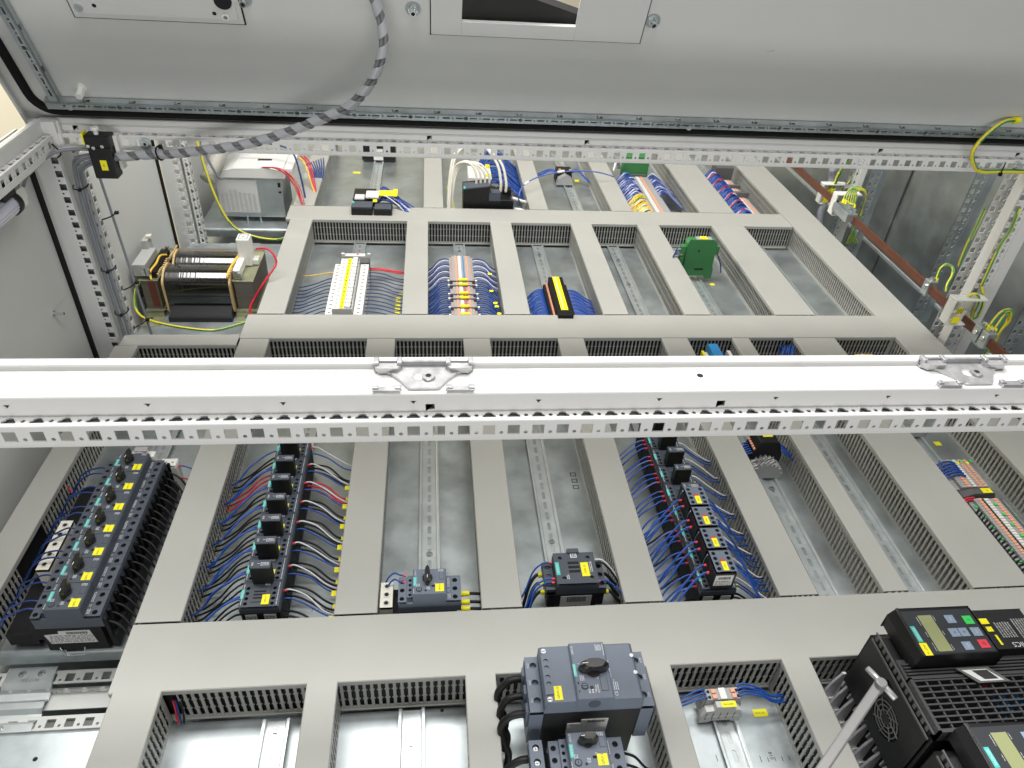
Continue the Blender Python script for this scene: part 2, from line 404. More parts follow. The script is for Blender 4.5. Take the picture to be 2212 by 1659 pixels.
MB('paint_beam').prism([(834, 512), (834, 526), (836, 529), (850, 529), (852, 527), (852, 500), (849, 500), (849, 526), (837, 526), (837, 512)], 'x', -300, 1640).build('rear_flange', far)

def flat_beam(y):
    t = thing('frame_beam', 'white solid beam carrying the lock brackets, upper half of the double beam across the middle', 'frame beam', (0, 0, 0), GB)
    z = 532
    out = [(y, z-30), (y, z-2), (y+.6, z-.6), (y+2, z), (y+21.2, z), (y+21.5, z-.7), (y+22, z-.7), (y+22.3, z), (y+36.4, z), (y+36.8, z+.6), (y+37.3, z+4.2), (y+38.4, z+6), (y+40.5, z+6.8),
           (y+47, z+6.8), (y+49, z+6), (y+50, z+4), (y+50, z-34), (y+48, z-34), (y+48, z-2), (y+2, z-2.4), (y+2, z-30)]
    MB('paint_beam').prism(out, 'x', -640, 1500).build('profile', t); return t
fb = flat_beam(19)
# embossed name on the lip of the beam, up and upside down by turns
for i in range(9):
    x = -275+i*152; up = i % 2
    text('RITTAL', 5.2, (x, 55.15, 535.4), (1, 0, 0) if up else (-1, 0, 0), (0, .18, .98) if up else (0, -.18, -.98), 'lettering_faint', fb)
# screw hole in the flat beam
MB('paint_beam').cyl((673.7, 39.9, 531.6), (0, 0, 1), 6.5, .9, 24, r2=5.8).cyl((673.7, 39.9, 532.5), (0, 0, 1), 3.5, .15, 20, m='hole').build('screw_hole', fb)

def bracket(x, label):
    t = thing('lock_bracket', label, 'lock bracket', (x, 0, 532.4), 'cast lock brackets on the beam')
    b = MB('cast').prism([(-50, 57), (50, 57), (50, 53), (44, 49), (34, 44), (24, 33), (16, 20.5), (13, 19), (-13, 19), (-16, 20.5), (-24, 33), (-34, 44), (-44, 49), (-50, 53)], 'z', 0, 3.4)
    b.prism([(-50, 55.5), (50, 55.5), (50, 58.5), (-50, 58.5)], 'z', 0, 9)
    b.build('plate', t, bevel=.8)
    for s in (-1, 1):
        c = MB('cast').prism([(s*22 if s > 0 else -50, 47), (50 if s > 0 else -22, 47), (50 if s > 0 else -22, 59), (s*22 if s > 0 else -50, 59)], 'z', 3, 5)
        x0, x1 = (22, 50) if s > 0 else (-50, -22)
        c = MB('cast').prism([(x0, 58), (x1, 58), (x1, 51), (x1-5, 45.5), (x0+5, 45.5), (x0, 51)], 'z', 2, 8)
        c.box(x0, x0+5, 50, 60, 8, 12).box(x1-5, x1, 50, 60, 8, 12).box(x0+5, x1-5, 55, 58, 8, 10.5)
        c.build('claw', t, bevel=.8)
        d = MB('cast').prism([(x0, 20.5), (x1, 20.5), (x1-1.5, 14.5), (x0+1.5, 14.5)], 'z', .2, 4)
        d.box(x0, x0+6, 16, 21.5, 4, 6).box(x1-6, x1, 16, 21.5, 4, 6); d.build('lower_claw', t, bevel=.6)
    MB('tb_grey').cyl((-3.6, 36.4, 3.42), (0, 0, 1), 6.6, .1, 24).cyl((-5.6, 35.4, 3.55), (0, 0, 1), 4.4, .1, 22, 'paint_beam').build('slot', t)
    sc = MB('cast').cyl((4.5, 35, 3.5), (0, 0, 1), 7.0, 3, 26, r2=6.2); sc.cyl((4.5, 35, 6.52), (0, 0, 1), 3.2, .1, 6, m='hole'); sc.build('screw', t, bevel=.4)
    text('R', 6, (-17, 37, 3.5), (-1, 0, 0), (0, -1, 0), 'cast', t); text('L', 6, (17, 39, 3.5), (-1, 0, 0), (0, -1, 0), 'cast', t)
    return t
bracket(385.5, 'cast metal lock bracket with torx screw at the middle of the white double beam')
bracket(978, 'cast metal lock bracket near the right end of the white double beam')

# ---- side beam of the near cabinet running towards the camera, top left
def side_beam():
    t = thing('frame_beam', 'white perforated beam running from the far left corner toward the viewer', 'frame beam', (0, 0, 0), GB)
    mb = MB('paint_beam'); L = 1350; Y = (0, -1, 0)
    strip(mb, (-267, 796, 485), Y, (0, 0, 1), (1, 0, 0), L, 0, 22, 'square', start=8)
    strip(mb, (-268, 796, 509), Y, (-1, 0, 0), (0, 0, 1), L, 0, 12, 'bell', start=8)
    mb.prism([(-267, 507), (-267, 508.6), (-268.6, 509.2), (-268.6, 507)], 'y', -560, 796)
    mb.box(-282, -280.4, -560, 798, 509, 531); mb.prism([(-282, 531), (-280.4, 531), (-281, 534), (-286, 534.6), (-291, 534), (-291, 480), (-289, 480), (-289, 531)], 'y', -560, 798)
    mb.prism([(-267, 485), (-269, 485), (-269, 482), (-276, 482), (-276, 480), (-267, 480)], 'y', -560, 796)
    mb.build('perforated_profile', t)
    c = MB('paint_beam').box(-291, -258, 792, 836, 478, 531).cyl((-262, 806, 500), (0, 0, 1), 7, 30, 20).cyl((-258, 800, 484), (0, 0, 1), 5, 26, 18)
    c.build('corner_piece', t, bevel=2); return t
side_beam()

# ---- depth struts
def strut(name, label, faces, group='perforated depth struts'):
    t = thing(name, label, 'frame strut', (0, 0, 0), group); mb = MB('paint')
    for f in faces:
        kind, O, U, Wd, N, w, m = f
        if kind == 'box': mb.box(*O, m)
        else: strip(mb, O, U, Wd, N, 540, 0, w, kind, m=m, start=2)
    mb.build('perforated_profile', t); return t
Z = (0, 0, 1)
strut('frame_strut', 'grey perforated strut at left with grey cables tied along it, nearer edge', [('square', (-288, 800, -55), Z, (1, 0, 0), (0, -1, 0), 15.5, 'paint_beam'), ('box', (-318, -288, 800, 802, -90, 500), 0, 0, 0, 0, 'paint'), ('box', (-274, -272.4, 802, 812, -55, 485), 0, 0, 0, 0, 'paint_beam'), ('box', (-318, -274, 812, 814, -90, 485), 0, 0, 0, 0, 'zinc_dark')])  # zinc_dark box: dark backing added to put shade behind the square holes
strut('frame_strut', 'grey perforated strut at left behind the tied grey cables', [('bell', (-277, 855, -55), Z, (1, 0, 0), (0, -1, 0), 15, 'paint_beam'), ('square', (-261, 855, -55), Z, (0, 1, 0), (1, 0, 0), 20, 'paint_beam'), ('box', (-300, -264, 865, 866, -90, 480), 0, 0, 0, 0, 'zinc_dark'), ('box', (-300, -277, 854, 856, -55, 485), 0, 0, 0, 0, 'paint'), ('box', (-300, -262, 875, 877, -55, 485), 0, 0, 0, 0, 'paint')])  # zinc_dark box added behind the openings in place of cavity shade
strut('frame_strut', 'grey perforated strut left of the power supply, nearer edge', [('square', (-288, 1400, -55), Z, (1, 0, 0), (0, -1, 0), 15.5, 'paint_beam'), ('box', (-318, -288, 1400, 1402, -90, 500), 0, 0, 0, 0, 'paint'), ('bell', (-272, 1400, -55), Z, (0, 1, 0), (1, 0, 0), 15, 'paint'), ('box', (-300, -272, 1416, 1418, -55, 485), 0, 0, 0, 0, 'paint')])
strut('frame_strut', 'grey perforated strut left of the power supply, beside the earth wire', [('bell', (-277, 1452, -55), Z, (1, 0, 0), (0, -1, 0), 15, 'paint_beam'), ('square', (-261, 1452, -55), Z, (0, 1, 0), (1, 0, 0), 20, 'paint_beam'), ('box', (-300, -264, 1462, 1463, -90, 480), 0, 0, 0, 0, 'zinc_dark'), ('box', (-300, -262, 1473, 1475, -55, 485), 0, 0, 0, 0, 'paint')])  # zinc_dark box: added dark sheet, shade for the openings here too
strut('frame_strut', 'white perforated strut at right, nearer of the close pair behind the earth bar holder', [('square', (1630, 800, -60), Z, (1, 0, 0), (0, -1, 0), 17, 'paint_beam'), ('bell', (1647, 800, -60), Z, (1, 0, 0), (0, -1, 0), 17, 'paint_beam'), ('box', (1664, 1692, 798, 800, -60, 490), 0, 0, 0, 0, 'paint_beam'), ('box', (1629, 1631, 800, 828, -60, 490), 0, 0, 0, 0, 'paint_beam')])
strut('frame_strut', 'white perforated strut at right, farther of the close pair behind the earth bar holder', [('square', (1623, 855, -60), Z, (1, 0, 0), (0, -1, 0), 17, 'paint_beam'), ('bell', (1640, 855, -60), Z, (1, 0, 0), (0, -1, 0), 17, 'paint_beam'), ('box', (1657, 1680, 853, 855, -60, 490), 0, 0, 0, 0, 'paint_beam')])
strut('frame_strut', 'worn galvanised perforated strut behind the bunch of earth wires, upper right', [('square', (1640, 1452, -60), Z, (1, 0, 0), (0, -1, 0), 17, 'zinc'), ('bell', (1657, 1452, -60), Z, (1, 0, 0), (0, -1, 0), 17, 'paint'), ('box', (1674, 1692, 1450, 1452, -60, 490), 0, 0, 0, 0, 'paint'), ('square', (1700, 1440, -60), Z, (1, 0, 0), (0, -1, 0), 17, 'zinc'), ('bell', (1717, 1440, -60), Z, (1, 0, 0), (0, -1, 0), 17, 'zinc'), ('box', (1734, 1752, 1438, 1440, -60, 490), 0, 0, 0, 0, 'zinc')])
strut('frame_strut', 'galvanised perforated strut carrying the earth bar clamp, between the two floor sheets', [('square', (1745, 1085, -60), Z, (1, 0, 0), (0, -1, 0), 17, 'zinc'), ('bell', (1762, 1085, -60), Z, (1, 0, 0), (0, -1, 0), 17, 'zinc'), ('box', (1779, 1800, 1083, 1085, -60, 490), 0, 0, 0, 0, 'zinc')])
strut('frame_strut', 'galvanised perforated strut at the right edge behind the doubled earth wires', [('bell', (1725, 740, -60), Z, (1, 0, 0), (0, -1, 0), 17, 'zinc'), ('square', (1742, 740, -60), Z, (1, 0, 0), (0, -1, 0), 17, 'zinc'), ('box', (1759, 1790, 738, 740, -60, 490), 0, 0, 0, 0, 'zinc')])

# ---- rear frame beams visible in the gap lower left, and beyond the transformer
def rear_beam(y, x0, n, z, label, flip=1):
    t = thing('frame_beam', label, 'frame beam', (0, 0, 0), 'grey perforated rear beams'); mb = MB('paint')
    strip(mb, (x0, y-9, z), (1, 0, 0), (0, 1, 0), (0, 0, 1), n*25, 0, 19, 'square')
    strip(mb, (x0, y-9*flip if flip > 0 else y+10, z-12), (1, 0, 0), (0, 0, 1), (0, -1, 0), n*25, 0, 11, 'bell')
    mb.box(x0, x0+n*25, y-42 if flip > 1 else y-26, y-9, z-14, z-12); mb.box(x0, x0+n*25, y+10, y+11.5, z-30, z)
    mb.build('perforated_profile', t)
rear_beam(81, -319.4, 14, -35, 'grey perforated rear beam lower left, upper one of the pair under the wide duct', 2)
rear_beam(12, -319.4, 14, -35, 'grey perforated rear beam lower left, just above the bright plate edge')
rear_beam(1440, -300, 16, -25, 'grey perforated rear beam between transformer and power supply')
t = thing('coupling_bracket', 'zinc plated coupling bracket with two screws joining the rear beams, lower left', 'bracket', (-205, 0, -33))
prof = [(98, 0), (98, 2), (74, 2), (68, -2), (62, -7), (52, -8), (46, -2), (36, -2), (30, -7), (22, -8), (18, -3), (12, 2), (-14, 2), (-14, 0), (11, 0), (16, -4), (20, -10), (31, -9), (37, -4), (45, -4), (51, -10), (63, -9), (70, -4), (75, 0)]
MB('zinc_rail').prism(prof, 'x', -14, 52).build('plate', t, bevel=.6)
for x, y in ((8, 87), (34, 87), (12, 6), (-8, 6)):
    MB('steel').cyl((x, y, 2), (0, 0, 1), 5.4, 1, 18).cyl((x, y, 3), (0, 0, 1), 3.8, 2.4, 16).box(x-2.4, x+2.4, y-.5, y+.5, 5.4, 5.5, 'hole').build('screw', t)
text('8617 500', 6.5, (22, 77, 2.2), (-1, 0, 0), (0, -1, 0), 'zinc_dark', t)

# ---- cable ducts
def slot(c, z0=7, z1=67, w=2.9):
    n1 = z0+(z1-z0)*.31; n2 = z0+(z1-z0)*.66
    R = [(w*.7, z0), (w, z0+2.2), (w, n1-1.6), (1.2, n1), (w, n1+1.6), (w, n2-1.6), (1.2, n2), (w, n2+1.6), (w, z1-1), (w*.8, z1)]
    return [(c+a, b) for a, b in R]+[(c-a, b) for a, b in reversed(R)]
GD = 'grey slotted cable ducts'
def duct(x0, x1, y0, y1, label, axis='y', h=73, pitch=10., walls=(1, 1), fill=True, skip=()):
    t = thing('cable_duct', label, 'cable duct', (0, 0, 0), GD); mb = MB('duct_pvc'); th = 1.5; hh = h-3
    if axis == 'y':
        L = y1-y0; n = int(L/pitch)
        for sgn, xw, use in ((-1, x0+2, walls[0]), (1, x1-2, walls[1])):
            if not use: continue
            cells = []
            for i in range(n):
                c = y0+(i+.5)*pitch; bad = any(a < c < b for a, b in skip)
                cells.append((i*pitch, (i+1)*pitch, 0, 12 if bad else hh, [] if bad else [slot((i+.5)*pitch)]))
            cells.append((n*pitch, L, 0, hh, []))
            mb.plate((xw, y0, 0), (0, 1, 0), (0, 0, 1), (sgn, 0, 0), th, cells)
            mb.box(min(xw, xw+sgn*.0)-.0 if False else xw-.01, xw+.01, y0, y0+.01, 0, .01)
    else:
        L = x1-x0; n = int(L/pitch)
        for sgn, yw, use in ((-1, y0+2, walls[0]), (1, y1-2, walls[1])):
            if not use: continue
            cells = [(i*pitch, (i+1)*pitch, 0, 12 if any(a < x0+(i+.5)*pitch < b for a, b in skip) else hh, [] if any(a < x0+(i+.5)*pitch < b for a, b in skip) else [slot((i+.5)*pitch)]) for i in range(n)]
            cells.append((n*pitch, L, 0, hh, []))
            mb.plate((x0, yw, 0), (1, 0, 0), (0, 0, 1), (0, sgn, 0), th, cells)
    mb.box(x0+3.6, x1-3.6, y0+.2, y1-.2, .2, 1.7)
    mb.build('channel', t)
    fy = 2 if axis == 'y' else 7; fx = 7 if axis == 'y' else 2
    if fill: MB('black_wire').box(x0+fx, x1-fx, y0+fy, y1-fy, 2, h-14).build('dark_fill', t)  # black block in place of wires, added to keep the slots dark
    l = MB('duct_pvc'); r = 1.1
    if axis == 'y':
        pr = [(x0, h-9), (x0, h-r), (x0+r, h), (x1-r, h), (x1, h-r), (x1, h-9), (x1-1.4, h-9), (x1-1.4, h-1.6), (x0+1.4, h-1.6), (x0+1.4, h-9)]
        l.prism(pr, 'y', y0, y1)
    else:
        pr = [(y0, h-9), (y0, h-r), (y0+r, h), (y1-r, h), (y1, h-r), (y1, h-9), (y1-1.4, h-9), (y1-1.4, h-1.6), (y0+1.4, h-1.6), (y0+1.4, h-9)]
        l.prism(pr, 'x', x0, x1)
    l.build('lid', t); return t
# wide cross ducts
W1 = duct(-20.5, 1700, -13, 89.5, 'wide grey duct lid crossing the whole lower third of the photo', 'x', skip=((44, 62), (658, 684)))
W2 = duct(-22.5, 1499, 805, 903, 'wide grey duct crossing the middle, above the white double beam', 'x', pitch=8.6)
W3 = duct(-18, 1496, 1417, 1510, 'wide grey duct crossing behind the terminal rows, just below the far beam', 'x', pitch=8.6)
WL = duct(-262, -24, 779, 820, 'short narrow grey duct in front of the transformer, left', 'x', pitch=8.6)
# cabinet 2 columns
cols2 = [(-270, -223, 'grey duct along the left side panel beside the breaker row', ((205, 292),)), (-20.5, 41.5, 'grey duct between the breaker row and the contactor row', ()), (250.5, 312, 'grey duct right of the contactor row', ()),
         (462.5, 522.5, 'grey duct between the two plates that show single devices', ()), (677, 736.5, 'grey duct left of the contactor row with blue wires', ()), (919.5, 981.5, 'grey duct right of the contactor row with blue wires', ()),
         (1089, 1130, 'narrow grey duct between the empty rails', ()), (1239.5, 1342, 'broad grey duct left of the terminal row at the right edge', ()), (1499, 1602, 'broad grey duct at the right edge, near part', ())]
for i, (a, b, l, sk) in enumerate(cols2):
    y0 = 92 if i else 104; y1 = 802 if i else 777
    if i == 8: y0, y1 = 92, 2200
    duct(a, b, y0, y1, l if i != 8 else 'broad grey duct running from the wide duct far back along the right side', 'y', skip=sk, fill=i not in (3, 4, 5, 6, 7, 8))
# cabinet 3 columns
for a, b, l in [(-5, 57, 'grey duct beside the transformer'), (323.5, 384, 'grey duct right of the fuse terminals'), (564.5, 626, 'grey duct right of the terminal strip with yellow markers'), (804, 866, 'grey duct right of the black relay strip'),
                (1005.5, 1072, 'grey duct left of the green box'), (1237, 1340, 'broad grey duct right of the green box')]:
    duct(a, b, 906, 1415, l, 'y', pitch=8.6)
for a, b, l in [(-12, 49, 'grey duct right of the white power supply'), (370.5, 430, 'grey duct between the two controllers'), (693, 750, 'grey duct crossed by the thin blue wire, left one'), (950, 1014, 'grey duct crossed by the thin blue wire, right one'),
                (1232, 1344, 'broad grey duct between the two far terminal strips')]:
    duct(a, b, 1512, 2200, l, 'y', pitch=8.6)
# cabinet 1 columns
for a, b, l in [(-14, 46, 'grey duct going down to the bottom edge, leftmost at the bottom'), (227, 267, 'narrow grey duct between the two empty rails at the bottom'), (434, 475, 'narrow grey duct left of the big breaker'),
                (682, 717, 'narrow grey duct right of the big breaker'), (878, 919, 'narrow grey duct left of the black drive')]:
    duct(a, b, -620, -13.4, l, 'y', h=75.5, skip=((-45, -13),) if a in (682,) else ())
# ================================================================== RAILS
def din_rail(x, y0, y1, label, h=7.5, screws=(), near_open=False):
    """top-hat rail centred on x"""
    t = thing('din_rail', label, 'rail', (x, 0, 0), 'galvanised DIN rails'); b = h-7.5
    mb = MB('zinc_rail')
    if b: mb.box(-9, 9, y0+6, y1, 0, b, 'zinc_rail')
    n = int((y1-y0)/25); cells = []
    for i in range(n):
        u = i*25; p = [(-3.1, u+5), (-2.2, u+3.4), (0, u+2.9), (2.2, u+3.4), (3.1, u+5), (3.1, u+18), (2.2, u+19.6), (0, u+20.1), (-2.2, u+19.6), (-3.1, u+18)]
        cells.append((-12.5, 12.5, u, u+25, [p]))
    cells.append((-12.5, 12.5, n*25, y1-y0, []))
    mb.plate((0, y0, b+1.2), (1, 0, 0), (0, 1, 0), (0, 0, 1), 1, cells)
    for s in (-1, 1):
        pr = [(s*12.5, b+.2), (s*12.5, b+6), (s*13, b+7.2), (s*14, b+7.6), (s*17.5, b+7.6), (s*17.5, b+6.4), (s*14.4, b+6.4), (s*13.8, b+5.4), (s*13.8, b+.2)]
        mb.prism(pr, 'y', y0, y1)
    mb.build('profile', t)
    for ys in screws:
        MB('steel').cyl((0, ys, b+1.3), Z, 6, .8, 18).cyl((0, ys, b+2.1), Z, 4.3, 2.6, 8).box(-3, 3, ys-.5, ys+.5, b+4.7, b+4.8, 'hole').build('screw', t)
    return t
din_rail(186-3, -620, -26, 'galvanised rail with a bolt in the leftmost bay at the bottom', 15, (-40,))
din_rail(362, -620, -22, 'galvanised rail with a bolt in the second bay at the bottom', 15, (-68,))
din_rail(796, -620, -30, 'galvanised rail in front of the small grey terminal pair', 7.5)
din_rail(575, -620, -20, 'rail under the big breaker', 7.5)
din_rail(-120, 100, 775, 'rail of the motor breaker row at left', 7.5)
din_rail(145, 100, 800, 'rail under the contactor row with black caps', 7.5)
din_rail(386, 96, 800, 'empty galvanised rail running back from the single motor breaker', 7.5, (254,))
din_rail(597, 96, 800, 'empty galvanised rail running back from the single big contactor', 7.5, (272,))
din_rail(826, 100, 800, 'rail under the contactor row with auxiliary blocks', 7.5)
din_rail(1042, 96, 800, 'galvanised rail in front of the black relay with orange levers', 7.5, (385,))
din_rail(1196, 96, 800, 'galvanised empty rail between the two right hand ducts', 7.5)
din_rail(1413, 96, 800, 'galvanised rail under the coloured terminals at the right edge', 7.5)
for x, l in ((187, 'rail under the fuse terminals'), (474, 'rail behind the terminal strip with yellow markers'), (708, 'galvanised rail behind the black relay strip'), (938, 'galvanised empty rail behind the white double beam, with two bolts'), (1135, 'galvanised rail in front of the green box'), (1400, 'galvanised empty rail left of the broad right duct')):
    din_rail(x, 906, 1410, l, 7.5, (1365,) if x in (474,) else (1350,) if x == 708 else (1320, 1180) if x == 938 else (1010,) if x == 1135 else ())
for x, l in ((205, 'galvanised rail behind the left controller'), (560, 'rail under the meter with grey cables'), (876, 'galvanised empty rail under the thin blue wire'), (1125, 'rail under the far terminal strip with yellow wires'), (1430, 'rail under the far terminal strip with blue wires')):
    din_rail(x, 1512, 2200, l, 7.5, (1790,) if x == 876 else ())

# ================================================================== DEVICES
def holed_top(mb, x0, x1, y0, y1, z, holes, th=5, m='device_grey', screw=None):
    mb.plate((0, 0, z), (1, 0, 0), (0, 1, 0), (0, 0, 1), th, [(x0, x1, y0, y1, [circle(a, b, r, 14) for a, b, r in holes])], m)
    mb.box(x0+.3, x1-.3, y0+.3, y1-.3, z-th-.6, z-th-.1, 'hole')
    if screw:
        for a, b, r in holes: mb.cyl((a, b, z-th), Z, r*.72, 1.6, 12, screw); mb.box(a-r*.6, a+r*.6, b-.3, b+.3, z-th+1.6, z-th+1.7, 'hole'); mb.box(a-.3, a+.3, b-r*.6, b+r*.6, z-th+1.7, z-th+1.8, 'hole')

def knob(parent, x, y, z, along='y', L=26, w=9, h=17):
    b = MB('knob_black').cyl((x, y, z), Z, w*.82, 3, 24)
    n = 9; prof = []
    for i in range(n+1):
        s = -1+2*i/n; prof.append((s*L/2, w/2*(1-abs(s)**2.6)**.5*.95+.6))
    out = [(a, c) for a, c in prof]+[(a, -c) for a, c in reversed(prof)]
    if along == 'y': out = [(c, a) for a, c in out]
    lo = [(x+a, y+c) for a, c in out]; k = len(lo)
    vs = [(a, c, z+3) for a, c in lo]+[(x+(a-x)*.9, y+(c-y)*.95, z+h*.72) for a, c in lo]+[(x+(a-x)*.62, y+(c-y)*.86, z+h) for a, c in lo]
    fs = [(i, (i+1) % k, k+(i+1) % k, k+i) for i in range(k)]+[(k+i, k+(i+1) % k, 2*k+(i+1) % k, 2*k+i) for i in range(k)]+[tuple(range(2*k, 3*k))]
    b.add(vs, fs)
    if along == 'y': b.box(x-.5, x+.5, y-L*.42, y-L*.22, z+h, z+h+.15, 'lettering_white')
    else: b.box(x-L*.38, x-L*.2, y-.5, y+.5, z+h, z+h+.15, 'lettering_white')
    return b.build('rotary_knob', parent)

def mpcb(loc, label, marking, group=None, knob_along='y', first=True, light=False, seam=True, knob_y=27, aux='left'):
    """three pole motor breaker, 44.4 wide along y, local x across the rail"""
    g = 'device_grey_light' if light else 'device_grey'; w = 44.4
    t = thing('motor_breaker', label, 'circuit breaker', loc, group)
    b = MB('black_matt').box(-42, 40, .4, w-.4, 8, 60).box(-55, -42, 1, w-1, 34, 58); b.build('base', t, bevel=1)
    m = MB(g).box(-45, 46, .25, w-.25, 60, 79.8)
    holed_top(m, 24, 46, .25, w-.25, 85, [(37, 5.5+14.6*i+1, 3.7) for i in range(3)], m=g)
    holed_top(m, -45.5, -33, .25, w-.25, 85, [(-40, 4.6+14.6*i+1.5, 3.4) for i in range(3)], m=g)
    holed_top(m, -32.8, -24, 6, w-.25, 88, [(-28.5, 10+8.6*i, 2.3) for i in range(4)], m=g)
    m.box(-33, -24, 6, w-.25, 79.8, 82.4, g)
    m.build('housing', t, bevel=.5)
    u = MB(g).prism([(-24, 80), (24, 80), (24, 100), (22.5, 102), (-22.5, 102), (-24, 100.5)], 'y', .3, w-.3)
    u.cyl((-15, 8.5, 101.9), Z, 4.6, .5, 20, 'device_seam').cyl((-15, 8.5, 102), Z, 3.1, 1.2, 18, g).box(-15.4, -14.6, 6.2, 10.8, 103.2, 103.3, 'hole')
    u.cyl((-5.5, 6.5, 101.8), Z, 1.8, .8, 12, 'device_seam')
    u.box(14, 21.4, 25, 38, 101.9, 102.2, 'device_seam').box(14.4, 21, 25.4, 37.6, 102.1, 102.4, g)
    u.box(3.2, 8, 12.2, 15.6, 101.95, 102.15, 'hole')
    u.build('front_block', t, bevel=.5)
    p = MB('lettering_white'); sd = random.random()
    scribble(p, -4, 1, 8, 14, 102.1, 3, seed=int(loc[1])); scribble(p, 13, 21, 38.8, 43, 102.1, 4, seed=3)
    scribble(p, -19, -13.5, 13.6, 18.2, 102.1, 3, seed=5); scribble(p, 26, 31, 4, 12, 85.1, 3, seed=8); scribble(p, 26, 30, 24, 40, 85.1, 2, seed=9)
    scribble(p, -23.4, -21.8, 2, 10, 102.1, 1, seed=2); p.box(-9, -5, 38, 39, 102.05, 102.2)
    p.build('print', t)
    text('SIRIUS', 3.6, (-20.5, 38, 102.2), (0, 1, 0), (-1, 0, 0), 'lettering_white', t)
    text('O', 4, (7.5, 14.5, 102.2) if False else (8, 18, 102.2), (0, 1, 0), (-1, 0, 0), 'lettering_white', t)
    text('CE', 4, (27.5, 3.2, 85.2) if False else (27.5, 17.5, 85.2), (0, 1, 0), (-1, 0, 0), 'lettering_white', t)
    s = MB('teal').box(-23.4, -18.6, 14.5, 30.5, 102, 102.3).build('maker_strip', t); text('SIEMENS', 3.5, (-21, 22.5, 102.4), (0, 1, 0), (-1, 0, 0), 'lettering_white', s)
    knob(t, -3 if knob_along == 'y' else 0, knob_y, 102, knob_along)
    label_plate(t, 8.2, 20.8, 3.6, 17.2, 102.2, marking, size=4.1 if len(marking) < 8 else 3.1)
    # side type plate on the near end
    return t
marks = ['-QM1.11', '-QM1.12', '-QM31.1.1', '-QM31.1.2', '-QM31.1.3', '-QM31.1.4', '-QM31.8']
GM = 'motor breakers in the left row'
words = ['nearest of the left row', 'second from the near end of the left row', 'third from the near end of the left row', 'middle one of the left row of seven', 'third from the far end of the left row', 'second from the far end of the left row', 'farthest of the left row, beside the white clamp']
mps = []
for i, (mk, wd) in enumerate(zip(marks, words)):
    mps.append(mpcb((-110, 97+44.5*i, 0), f'dark motor breaker with black knob, {wd}', mk, GM, knob_y=28+(i % 3)))
t0 = mps[0]
st = MB('sticker').prism([(-36+2, 26), (28, 26), (24, 54), (-18, 54), (-18, 48), (-38, 46)], 'y', -.6, .3); st_o = st.build('type_sticker', t0)
pr = MB('lettering_black'); rnd = random.Random(4)
x = -8
while x < 20: w_ = rnd.uniform(.4, 1.2); pr.box(x, x+w_, -.8, -.6, 47, 52); x += w_+rnd.uniform(.4, 1)
for r in range(6):
    x = -34+r*.6
    while x < 24: l = rnd.uniform(1.5, 5); pr.box(x, min(x+l, 25), -.75, -.6, 29+r*2.9, 30+r*2.9); x += l+rnd.uniform(.8, 3)
pr.build('barcode_print', st_o)
MB('steel').tube([(-26, -1, 16), (-22, -2, 5), (-20, -3, 1), (2, -3, 1), (4, -2, 5), (8, -1, 16)], .9, 6, sub=2).build('wire_clip', t0, smooth=True)
# white terminal block on the left of the row, standing in the broken out duct wall
def infeed(loc, n, label, L):
    t = thing('infeed_terminal', label, 'terminal block', loc)
    b = MB('ivory'); b.box(-9, 9, 0, L, 36, 68); b.box(9, 16, 2, L-2, 34, 52)
    holed_top(b, -9, 9, 0, L, 73, [(0, L*(i+.5)/n, 4.2) for i in range(n)], m='ivory', screw='steel')
    for i in range(n): y = L*(i+.5)/n; b.cyl((0, y, 73), Z, 5.6, .8, 18, 'ivory', r2=5.2).cyl((0, y, 73.7), Z, 4.2, .15, 18, 'tb_grey').cyl((0, y, 73.8), Z, 3, .15, 18, 'hole')
    b.build('body', t, bevel=.8)
    MB('black_matt').box(-4, 30, 4, L-4, 12, 36).build('base', t)
    return t
infeed((-180, 190, 0), 5, 'long ivory white infeed terminal block with five screw holes beside the left breaker row', 96)
infeed((324, 100, 0), 3, 'white infeed terminal with three screw holes left of the single motor breaker', 44)
t = thing('end_clamp', 'white rail fuse holder at the far end of the left breaker row', 'end clamp', (-112, 411, 0))
MB('white_plastic').box(-24, 24, 0, 14, 8, 72).box(-14, 30, 0, 14, 72, 92).cyl((8, 0, 92), (0, 1, 0), 10, 14, 20).build('body', t, bevel=1.5)
MB('tb_grey').box(-1, 20, 1, 13, 101, 103).build('lever', t)
t = thing('socket_terminal', 'small white two pole terminal at the far right end of the left breaker row', 'terminal', (-62, 408, 0))
b = MB('white_plastic').box(-14, 12, 0, 18, 8, 66); holed_top(b, -14, 12, 0, 18, 72, [(-6, 9, 2), (5, 9, 2)], m='white_plastic'); b.build('body', t, bevel=1)

# single motor breaker and bay 2 breaker
mpcb((387, 99, 0), 'single dark grey motor breaker with black knob standing alone between two wide ducts', '-QM.4.14', light=True)
